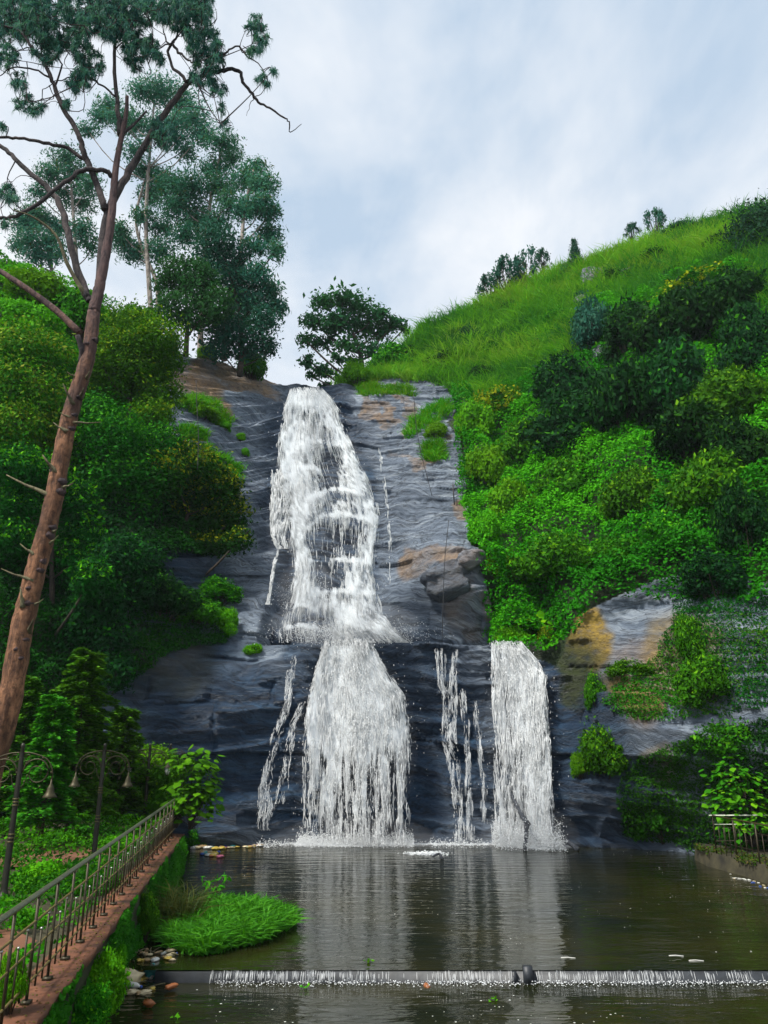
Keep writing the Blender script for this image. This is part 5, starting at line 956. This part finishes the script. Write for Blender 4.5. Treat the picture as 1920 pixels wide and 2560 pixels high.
# ------------------------------------------------------------------ lamp posts in the garden
def spiral(c, r0, r1, turns, a0, sgn=1, n=40):
    t = np.linspace(0, 1, n); a = a0 + sgn * turns * 2 * math.pi * t; r = r0 + (r1 - r0) * t; return np.stack([c[0] + r * np.cos(a), np.full(n, c[1]), c[2] + r * np.sin(a)], -1)
def lamp(u, vb, label, kind, sides):
    b = ground(u, vb, 1.0); H = 2.52; th = thing('lamp_post', b, label, 'lamp post', 'ornamental lamp posts along the garden'); mb = MB(b)
    mb.lathe(b, [(.10, 0), (.10, .10), (.07, .13), (.055, .20), (.052, .9), (.045, 1.4), (.040, 2.3), (.03, 2.44), (.045, 2.47), (.02, H)], 12); mb.build('pole', M_POLE, th, smooth=True)
    for z in (.92, .98, 1.04, 1.50, 1.55, 1.60): 
        mb = MB(b); mb.lathe(b + (0, 0, z), [(.052, -.012), (.062, 0), (.052, .012)], 12); mb.build('ring', M_GOLD, th, smooth=True)
    for s in sides:
        mb = MB(b); c = b + (s * .30, 0, 2.03)
        mb.tube(spiral(c, .25, .06, 1.6, math.pi if s > 0 else 0, -s), np.linspace(.014, .007, 40), 5); mb.tube(spiral(b + (s * .11, 0, 2.28), .09, .03, 1.4, 1.2, s, 24), .008, 5)
        mb.tube(smooth_path([b + (s * .03, 0, 2.36), b + (s * .22, 0, 2.34), b + (s * .46, 0, 2.24), b + (s * .57, 0, 2.04), b + (s * .57, 0, 1.88)], 5), .012, 5); mb.tube(smooth_path([b + (s * .03, 0, 1.75), b + (s * .10, 0, 1.85), b + (s * .14, 0, 2.0)], 4), .009, 5)
        for k_ in range(5): mb.ball(c + (.25 * math.cos(k_ * 1.26), 0, .25 * math.sin(k_ * 1.26)), .020, 6)
        mb.build('scroll_arm', M_BRASS if kind == 'bell' else M_RAIL, th, smooth=True)
        lc = b + (s * .57, 0, 1.62); mb = MB(b)
        if kind == 'bell':
            mb.lathe(lc, [(.115, 0), (.12, .012), (.09, .05), (.065, .10), (.055, .15), (.04, .19), (.02, .22), (.012, .30)], 16); lo = mb.build('lamp_shade', M_BRASS, th, smooth=True)
            mb = MB(b); mb.ball(lc + (0, 0, .03), .05, 10); mb.build('bulb', M_GLASS, lo, smooth=True)
        else:
            mb.lathe(lc + (0, 0, .20), [(.12, 0), (.11, .02), (.05, .07), (.02, .10), (.012, .16)], 12); lo = mb.build('lantern_cap', M_RAIL, th, smooth=True)
            mb = MB(b); mb.lathe(lc, [(.045, .02), (.07, .10), (.085, .195)], 8); mb.build('glass', M_GLASS, lo, smooth=True); mb = MB(b); mb.lathe(lc, [(.01, -.03), (.04, -.005), (.05, .018)], 8); mb.build('lantern_base', M_RAIL, lo, smooth=True)
            mb = MB(b)
            for k_ in range(6): a = k_ * 1.047; mb.tube([lc + (.05 * math.cos(a), .05 * math.sin(a), .01), lc + (.09 * math.cos(a), .09 * math.sin(a), .2)], .005, 4)
            mb.build('lantern_frame', M_RAIL, lo)
lamp(6, 2255, 'nearest lamp post with brass bell shade on scrolled arms beside the pine trunk', 'bell', (1, -1))
lamp(231, 2172, 'second lamp post with brass scrolls next to the tallest conifer sapling', 'bell', (1, -1))
lamp(357, 2085, 'third lamp post with a white glass lantern near the far end of the railing', 'glass', (1, -1))
lamp(412, 2062, 'farthest lamp post with white lanterns against the dark cliff', 'glass', (1, -1))

# ------------------------------------------------------------------ grass island in the pool
ic = np.array([-3.10, 16.75, 0])
a = np.linspace(0, 2 * math.pi, 40, endpoint=False); rad = 1 + .10 * np.sin(3 * a + 1) + .06 * np.sin(7 * a)
V = [ic + (0, 0, .16)] + [ic + (1.06 * r * f * math.cos(t), 1.75 * r * f * math.sin(t), z) for f, z in ((.5, .14), (.85, .08), (1.0, -.06)) for t, r in zip(a, rad)]
Tt = [[0, 1 + i, 1 + (i + 1) % 40] for i in range(40)]; Q = [[1 + k_ * 40 + i, 1 + (k_ + 1) * 40 + i, 1 + (k_ + 1) * 40 + (i + 1) % 40, 1 + k_ * 40 + (i + 1) % 40] for k_ in range(2) for i in range(40)]
tag(mesh('island_ground', V, [Tt, Q], M_SOIL, smooth=True), kind='structure')
n = 3000; t = rng.random(n) * 6.283; f = np.sqrt(rng.random(n)); rr = np.interp(t, np.append(a, 6.2832), np.append(rad, rad[0])); p = ic + np.stack([1.08 * rr * f * np.cos(t), 1.77 * rr * f * np.sin(t), .12 * (1 - f ** 2) + .02], -1)
blades('island_grass', p, np.tile([0, 0, 1.], (n, 1)), 10, (.20, .44), .032, [(.030, .13, .008), (.06, .22, .010), (.10, .30, .014)], 'lush bright green grass covering the island in the pool', .05, 1.1)
n = 120; p = np.array([-4.05, 16.6, .02]) + rng.normal(0, 1, (n, 3)) * (.17, .30, .0)
sb = np.array([-4.05, 16.6, 0]); th = thing('sedge_clump', sb, 'tall dark sedge clump at the wall side of the grass island', 'plant'); ob = blades('blades', p - sb, np.tile([0, 0, 1.], (n, 1)), 10, (.55, 1.0), .018, [(.02, .05, .012), (.05, .085, .018), (.11, .10, .02)], None, .04, .75, kind=None); ob.parent = th
sb = ground(535, 2278, .1); th = thing('sapling', sb, 'thin sapling sprouting from the back of the grass island', 'plant'); mb = MB(sb); mb.tube(smooth_path([sb, sb + (.03, 0, .35), sb + (.02, 0, .62)], 4), .012, 5); mb.tube(smooth_path([sb + (.02, 0, .3), sb + (.14, 0, .5), sb + (.22, 0, .62)], 4), .008, 5); mb.tube(smooth_path([sb + (.02, 0, .3), sb + (-.12, 0, .45), sb + (-.22, 0, .56)], 4), .008, 5); mb.build('stem', M_BARK, th)
C = np.concatenate([np.array(q_) + rng.normal(0, .05, (9, 3)) for q_ in ((.03, 0, .64), (.22, 0, .62), (-.22, 0, .55), (.0, 0, .4), (.1, 0, .47), (-.1, 0, .3), (.05, 0, .2))]); V, F, c = leaf_quads(C, unit(rng.normal(0, .5, (len(C), 3)) + [0, -.3, .6]), .16, .045, pal([MID[1], BRIGHT[1]], rng.random(len(C))), .5); mesh('leaves', V, [F], M_LEAF, th, col=c)

# ------------------------------------------------------------------ iron fence and bank at the far side of the pool
M_BANK = plain('bank_earth', (.030, .026, .012), .95, 0, .7, 2.5, .9)
out = [(9.75, 24.9), (10.05, 23.0), (10.15, 21.2), (10.3, 18), (10.6, 13), (11, 6), (18, 6), (18, 28), (10.4, 27.5), (9.9, 26.2)]; n = len(out)
V = [(x, y, .34 + .10 * rng.random()) for x, y in out] + [(x - .18 * (x < 12), y - .05, -.6) for x, y in out]
tag(mesh('bank', V, [[list(range(n))], [[i, i + n, (i + 1) % n + n, (i + 1) % n] for i in range(n)]], M_BANK), kind='structure')
n = 2600; y = 18 + 8 * rng.random(n); x = np.interp(y, [18, 21.2, 23, 24.9, 26.2], [10.3, 10.15, 10.05, 9.75, 9.9]) + .9 * rng.random(n) ** 1.5 - .12; ok = fbm(x * 2, y * 1.4, 3, 51) > .48; x, y = x[ok], y[ok]; n = len(x)
V, F, c = leaf_quads(np.stack([x, y, .36 + .16 * rng.random(n)], -1), unit([0, 0, 1.] + .7 * rng.normal(size=(n, 3))), .08, .05, pal([OLIVE[0], MID[0], (.14, .10, .03)], rng.random(n))); tag(mesh('bank_weeds', V, [F], M_LEAF, col=c), 'weeds and fallen leaves on the far bank', kind='stuff')
fb = np.array([9.95, 24.7, .38]); fence = thing('iron_fence', fb, 'dark iron fence with a pale top rail at the far bank', 'fence')
m_pale = plain('pale_rail', (.42, .46, .36), .4, .3)
c0 = fb + (0, 0, 1.05)
def fline(name, a_, b_, r, m_): mb = MB(fb); mb.tube([a_, b_], r, 8); return mb.build(name, m_, fence, smooth=True)
eA = np.array([14.5, 24.9, 0.]); eB = np.array([10.5, 17.6, 0.])
fline('top_rail', c0 - (.1, 0, 0), (eA[0], eA[1], 1.43), .020, m_pale); fline('top_rail', c0, (eB[0], eB[1], 1.43), .022, M_GOLD)
for z in (.72, 1.18): fline('rail', (fb[0], fb[1], z), (eA[0], eA[1], z), .010, m_pale if z > 1 else M_RAIL); fline('rail', (fb[0], fb[1], z), (eB[0], eB[1], z), .010, M_RAIL)
for e, n_ in ((eA, 14), (eB, 24)):
    for i in range(n_):
        q = fb + (e - fb) * (i / n_); q[2] = .38; mb = MB(fb); thick = i % 4 == 0; mb.tube([q - (0, 0, .05), q + (0, 0, 1.04 if thick else .80)], .022 if thick else .010, 6); mb.build('post' if thick else 'bar', M_RAIL, fence)

# ------------------------------------------------------------------ logs in the water, cables on the cliff
def log(name, pts, r, label, cat='log', m_=None, bmp=.25):
    pts = np.asarray(pts, float); th = thing(name, pts[0], label, cat); mb = MB(pts[0]); s = smooth_path(pts, 5); mb.tube(s, np.linspace(r[0], r[1], len(s)), 9, bump=bmp); mb.build('stem' if cat == 'log' else 'strand', m_ or M_BARK, th, smooth=True); return th
M_WETLOG = barkmat('wet_log', (.03, .035, .045), (.10, .11, .13))
log('driftwood_log', [P(1312, 2128, 28.4), P(1315, 2095, 28.5), P(1317, 2062, 28.6)], (.065, .085), 'dark upright log standing in the pool before the white water column', 'log', M_WETLOG)
log('driftwood_log', [P(1322, 2064, 28.7), P(1300, 2030, 29.0), P(1278, 1985, 29.5)], (.10, .06), 'wet log leaning back into the water column from the upright one', 'log', M_WETLOG)
log('driftwood_log', [P(1445, 2126, 28.3), P(1415, 2100, 28.8), P(1380, 2078, 29.2)], (.07, .09), 'log slanting into the pool from the foot of the water column', 'log', M_WETLOG)
log('driftwood_log', [ground(1082, 2146, 0) + (0, 0, .05), ground(1098, 2143, 0) + (0, 0, .10), ground(1106, 2148, 0)], (.03, .05), 'black twig-like snag poking out of the pool beside the white churned patch', 'log', M_WETLOG)
M_CABLE = plain('cable', (.02, .02, .022), .6)
for pts, lab in (([(1034, 985), (1040, 1060), (1052, 1130), (1070, 1200), (1080, 1240)], 'dark cable hanging down the rock below the mossy shelf'), ([(1122, 1300), (1112, 1400), (1108, 1500), (1105, 1610)], 'thin cable running down the grey cliff to the lower ledge'), ([(490, 950), (492, 1010), (496, 1090), (494, 1175)], 'thin pale line hanging over the sloping grey slab')):
    log('hanging_cable', SW([a for a, b in pts], [b for a, b in pts], .25), (.013, .013), lab, 'cable', M_CABLE, 0)
q = S(1136, 1262, .2); th = thing('iron_marker', q, 'small iron pole with crossbar fixed to the grey cliff', 'pole'); mb = MB(q); mb.tube([q, q + (-.05, 0, 1.15)], .035, 6); mb.build('pole', M_CABLE, th); mb = MB(q); mb.tube([q + (-.25, 0, .85), q + (.2, 0, .95)], .03, 6); mb.build('crossbar', M_CABLE, th)

# ------------------------------------------------------------------ litter
MC = {c: plain('litter_' + c, v, .45, 0, .25, 6) for c, v in {'white': (.62, .62, .58), 'cream': (.50, .42, .26), 'blue': (.03, .09, .38), 'teal': (.04, .30, .30), 'orange': (.30, .10, .03), 'yellow': (.46, .34, .06), 'tan': (.30, .20, .09), 'green': (.06, .20, .05), 'pink': (.45, .12, .20)}.items()}
def bottle(name, p, c, label, s=1.0, rz=0.0, group=None):
    th = thing(name, p, label, 'bottle', group, rz); mb = MB(); mb.tube([(-.11 * s, 0, 0), (-.105 * s, 0, 0), (.04 * s, 0, 0), (.075 * s, 0, 0), (.105 * s, 0, 0)], [.025 * s, .034 * s, .034 * s, .016 * s, .013 * s], 10); mb.build('body', MC[c], th, smooth=True); mb = MB(); mb.tube([(.105 * s, 0, 0), (.125 * s, 0, 0)], .016 * s, 8); mb.build('cap', MC['blue' if c != 'blue' else 'white'], th); return th
def crumple(name, p, c, label, s, cat, sq=.55, group=None):
    n1, n2 = 9, 14; th_, ph = np.linspace(0.02, math.pi - .02, n1)[:, None], np.linspace(0, 2 * math.pi, n2, endpoint=False)[None]; r = s * (.65 + .7 * rng.random((n1, n2))); V = np.stack([r * np.sin(th_) * np.cos(ph), r * np.sin(th_) * np.sin(ph), r * np.cos(th_) * sq + s * .2], -1).reshape(-1, 3); i = np.arange(n1 - 1)[:, None] * n2; j = np.arange(n2)[None]; j2 = (j + 1) % n2
    o = mesh(name, V, [np.stack([i + j, i + n2 + j, i + n2 + j2, i + j2], -1).reshape(-1, 4)], MC[c]); o.location = p; o.rotation_euler = (0, 0, rng.random() * 6); o.scale = (1 + .7 * rng.random(), .6 + .5 * rng.random(), .55 + .5 * rng.random()); tag(o, label, cat, group); return o
def zc(x, y, z): return ground(250 + x * .5425, 2050 + y * .5425, z)
heap = [('foam_block', (148, 680), 'tan', 'tan foam block at the top of the litter heap by the weir', .10, 'foam'), ('plastic_bag', (162, 708), 'blue', 'crumpled blue plastic bag in the litter heap', .085, 'bag'), ('plastic_bag', (245, 704), 'teal', 'flattened turquoise bag at the end of the weir', .11, 'bag'), ('plastic_bag', (205, 700), 'yellow', 'yellowish wrapper between the blue and turquoise bags', .09, 'wrapper'), ('plastic_bag', (310, 706), 'white', 'white bag beyond the turquoise one along the weir', .08, 'bag'), ('plastic_bag', (405, 703), 'cream', 'cream scrap of plastic where the weir foam begins', .06, 'wrapper'),
        ('plastic_bag', (125, 742), 'cream', 'large cream sack in the middle of the litter heap', .14, 'sack'), ('plastic_bag', (95, 765), 'teal', 'pale turquoise scrap at the wall end of the litter heap', .06, 'wrapper'), ('plastic_cup', (330, 770), 'orange', 'orange-tan scrap floating apart from the litter heap', .06, 'cup'), ('plastic_bag', (225, 850), 'orange', 'small orange scrap under water below the litter heap', .05, 'wrapper'), ('plastic_bag', (90, 735), 'yellow', 'yellow scrap against the wall plants in the litter heap', .07, 'wrapper'), ('floating_ball', (1505, 768), 'orange', 'orange ball-like fruit floating below the weir', .075, 'fruit')]
for nm, (x, y), c, lab, s, cat in heap: crumple(nm, zc(x, y, -.13 if x < 1000 else -.19), c, lab, s * (1.25 if x < 1000 else .8), cat, .75)
bottle('plastic_bottle', zc(158, 762, -.14), 'white', 'white plastic bottle lying in the litter heap below the weir', 1.3, -.5); bottle('plastic_bottle', zc(330, 622, .02), 'cream', 'cream plastic bottle stranded above the weir', 1.1, 1.1); bottle('plastic_bottle', zc(120, 700, -.13), 'cream', 'dusty bottle half buried beside the blue bag', 1.0, .4)
g = 'litter scraps by the weir'
for i in range(34):
    x, y = rng.uniform(110, 340), rng.uniform(600, 650); up = True
    if i > 18: x, y, up = rng.uniform(75, 300), rng.uniform(725, 800), False
    c = ['cream', 'tan', 'white', 'yellow', 'tan'][i % 5]; crumple('litter_scrap', zc(x, y, .01 if up else -.17), c, 'small pale litter scrap caught among sticks at the garden end of the weir', rng.uniform(.03, .065), 'litter', .6, g)
g = 'litter below the cliff'
for i in range(64):
    u = rng.uniform(490, 665); v = 2113 - (u - 490) * .03 + rng.normal(0, 3)
    if i > 44: u, v = rng.normal(520, 18), rng.normal(2136, 4)
    c = ['white', 'cream', 'yellow', 'blue', 'orange', 'tan', 'teal', 'pink', 'white', 'cream'][i % 10]
    p = ground(u, v, .02); p[1] = min(p[1], float(full(p[0:1], np.array([.05]))[0][0]) - .12 - .5 * rng.random() ** 2); crumple('litter_scrap', p, c, 'small coloured litter scrap washed up along the foot of the dark cliff', rng.uniform(.06, .13), 'litter', .45, g)
for i in range(30):
    up = i < 17; x, y = (rng.uniform(120, 340), rng.uniform(595, 650)) if up else (rng.uniform(80, 270), rng.uniform(735, 805)); p = zc(x, y, .02 if up else -.16); a_ = rng.random() * 3.14; L = rng.uniform(.15, .42); d_ = np.array([math.cos(a_), math.sin(a_), rng.uniform(-.1, .25)]) * L
    mb = MB(p); mb.tube(smooth_path([p - d_ / 2, p + rng.normal(0, .02, 3), p + d_ / 2], 3), [.011] * 3 + [.009] * 4, 5); o = mb.build('driftwood_stick', M_DEAD); o.location = p; tag(o, 'grey driftwood stick in the tangle of litter at the garden end of the weir', 'stick', 'driftwood sticks by the weir')
g = 'litter flecks on the far bank'
for i in range(26):
    y = rng.uniform(20.5, 23.5); x = np.interp(y, [18, 21.2, 23, 24.9], [10.3, 10.15, 10.05, 9.75]) - .22 - .35 * rng.random() ** 2; crumple('litter_scrap', (x, y, .0), ['white', 'cream', 'white', 'blue'][i % 4], 'small white litter scrap floating along the far bank by the fence', rng.uniform(.02, .05), 'litter', .35, g)
for u, v, c, lab in ((1740, 2402, 'white', 'long pale strip of foam litter lying just above the weir'), (1900, 2380, 'white', 'bent white straw-like scrap above the weir near the far bank'), (1420, 2395, 'white', 'white strip of litter drifting above the weir past the timber stub')):
    p = ground(min(u, 1900), v, .0) if u < 1900 else ground(1690, 2390, 0); mb = MB(p); mb.tube([p - (.12, 0, -.005), p + (0, .02, .006), p + (.12, -.03, .005)], .008, 5); o = mb.build('foam_strip', MC['white']); o.location = p; tag(o, lab, 'litter')
for i in range(5):
    u, v = [(950, 2430), (440, 2545), (920, 2405), (1230, 2500), (760, 2470)][i]; lab = ['green leafy sprig caught on the lip of the weir', 'green leaf floating below the litter heap', 'tiny green sprig above the weir lip', 'small green leaf floating in the middle of the lower water', 'lone green leaf floating below the middle of the weir'][i]
    z = .01 if v < 2415 else -.17; p = ground(u, v, z); C = p + rng.normal(0, .04, (7, 3)) * (1, 1, .3) + (0, 0, .02); V, F, c = leaf_quads(C - p, unit(rng.normal(0, .4, (7, 3)) + [0, 0, 1]), .08, .045, pal(BRIGHT, rng.random(7))); o = mesh('floating_leaf', V, [F], M_LEAF, col=c); o.location = p; tag(o, lab, 'leaf')
o = crumple('dark_stone', ground(800, 2215, -.05), 'tan', 'small dark stone breaking the pool surface behind the island', .11, 'stone', .45); o.data.materials[0] = M_CONC

# ------------------------------------------------------------------ the valley's thin mist
mb = MB(); mb.box((0, 40, 34), (176, 150, 76)); m, t = mat('haze_air'); m.node_tree.nodes.clear()
pv = t.n('ShaderNodeVolumePrincipled'); pv.inputs['Color'].default_value = (.80, .90, 1, 1); pv.inputs['Density'].default_value = HAZE; pv.inputs['Anisotropy'].default_value = .0
t.n('ShaderNodeOutputMaterial', i_Volume=pv.outputs[0]); tag(mb.build('haze', m), 'pale mist filling the valley', kind='stuff')

def mistmat(name, den):
    m, t = mat(name); pv = t.n('ShaderNodeVolumePrincipled'); pv.inputs['Color'].default_value = (.97, .98, 1, 1); pv.inputs['Density'].default_value = den
    t.n('ShaderNodeOutputMaterial', i_Volume=pv.outputs[0]); return m
M_MIST, M_THIN = mistmat('fall_mist', .085), mistmat('thin_fall_mist', .05)
for u, v, rx, rz, ry, m in ((890, 2100, 3.0, .8, .7, M_MIST), (1325, 2095, 1.8, 1.2, .8, M_MIST), (1000, 2108, 5.2, .35, .6, M_MIST), (860, 1560, 3.0, 1.0, 1.0, M_MIST), (765, 1480, 1.2, 1.3, .7, M_MIST), (890, 1860, 2.3, 3.5, .45, M_THIN), (1305, 1860, 1.4, 3.8, .5, M_THIN), (800, 1290, 2.2, 4.4, .6, M_THIN)):
    c = SW(u, v, .55); mb = MB(); mb.ball((0, 0, 0), 1, 20); o = mb.build('mist', m, smooth=True); o.location = c; o.scale = (rx, ry, rz); tag(o, 'soft white mist drifting off the falling water', kind='stuff')
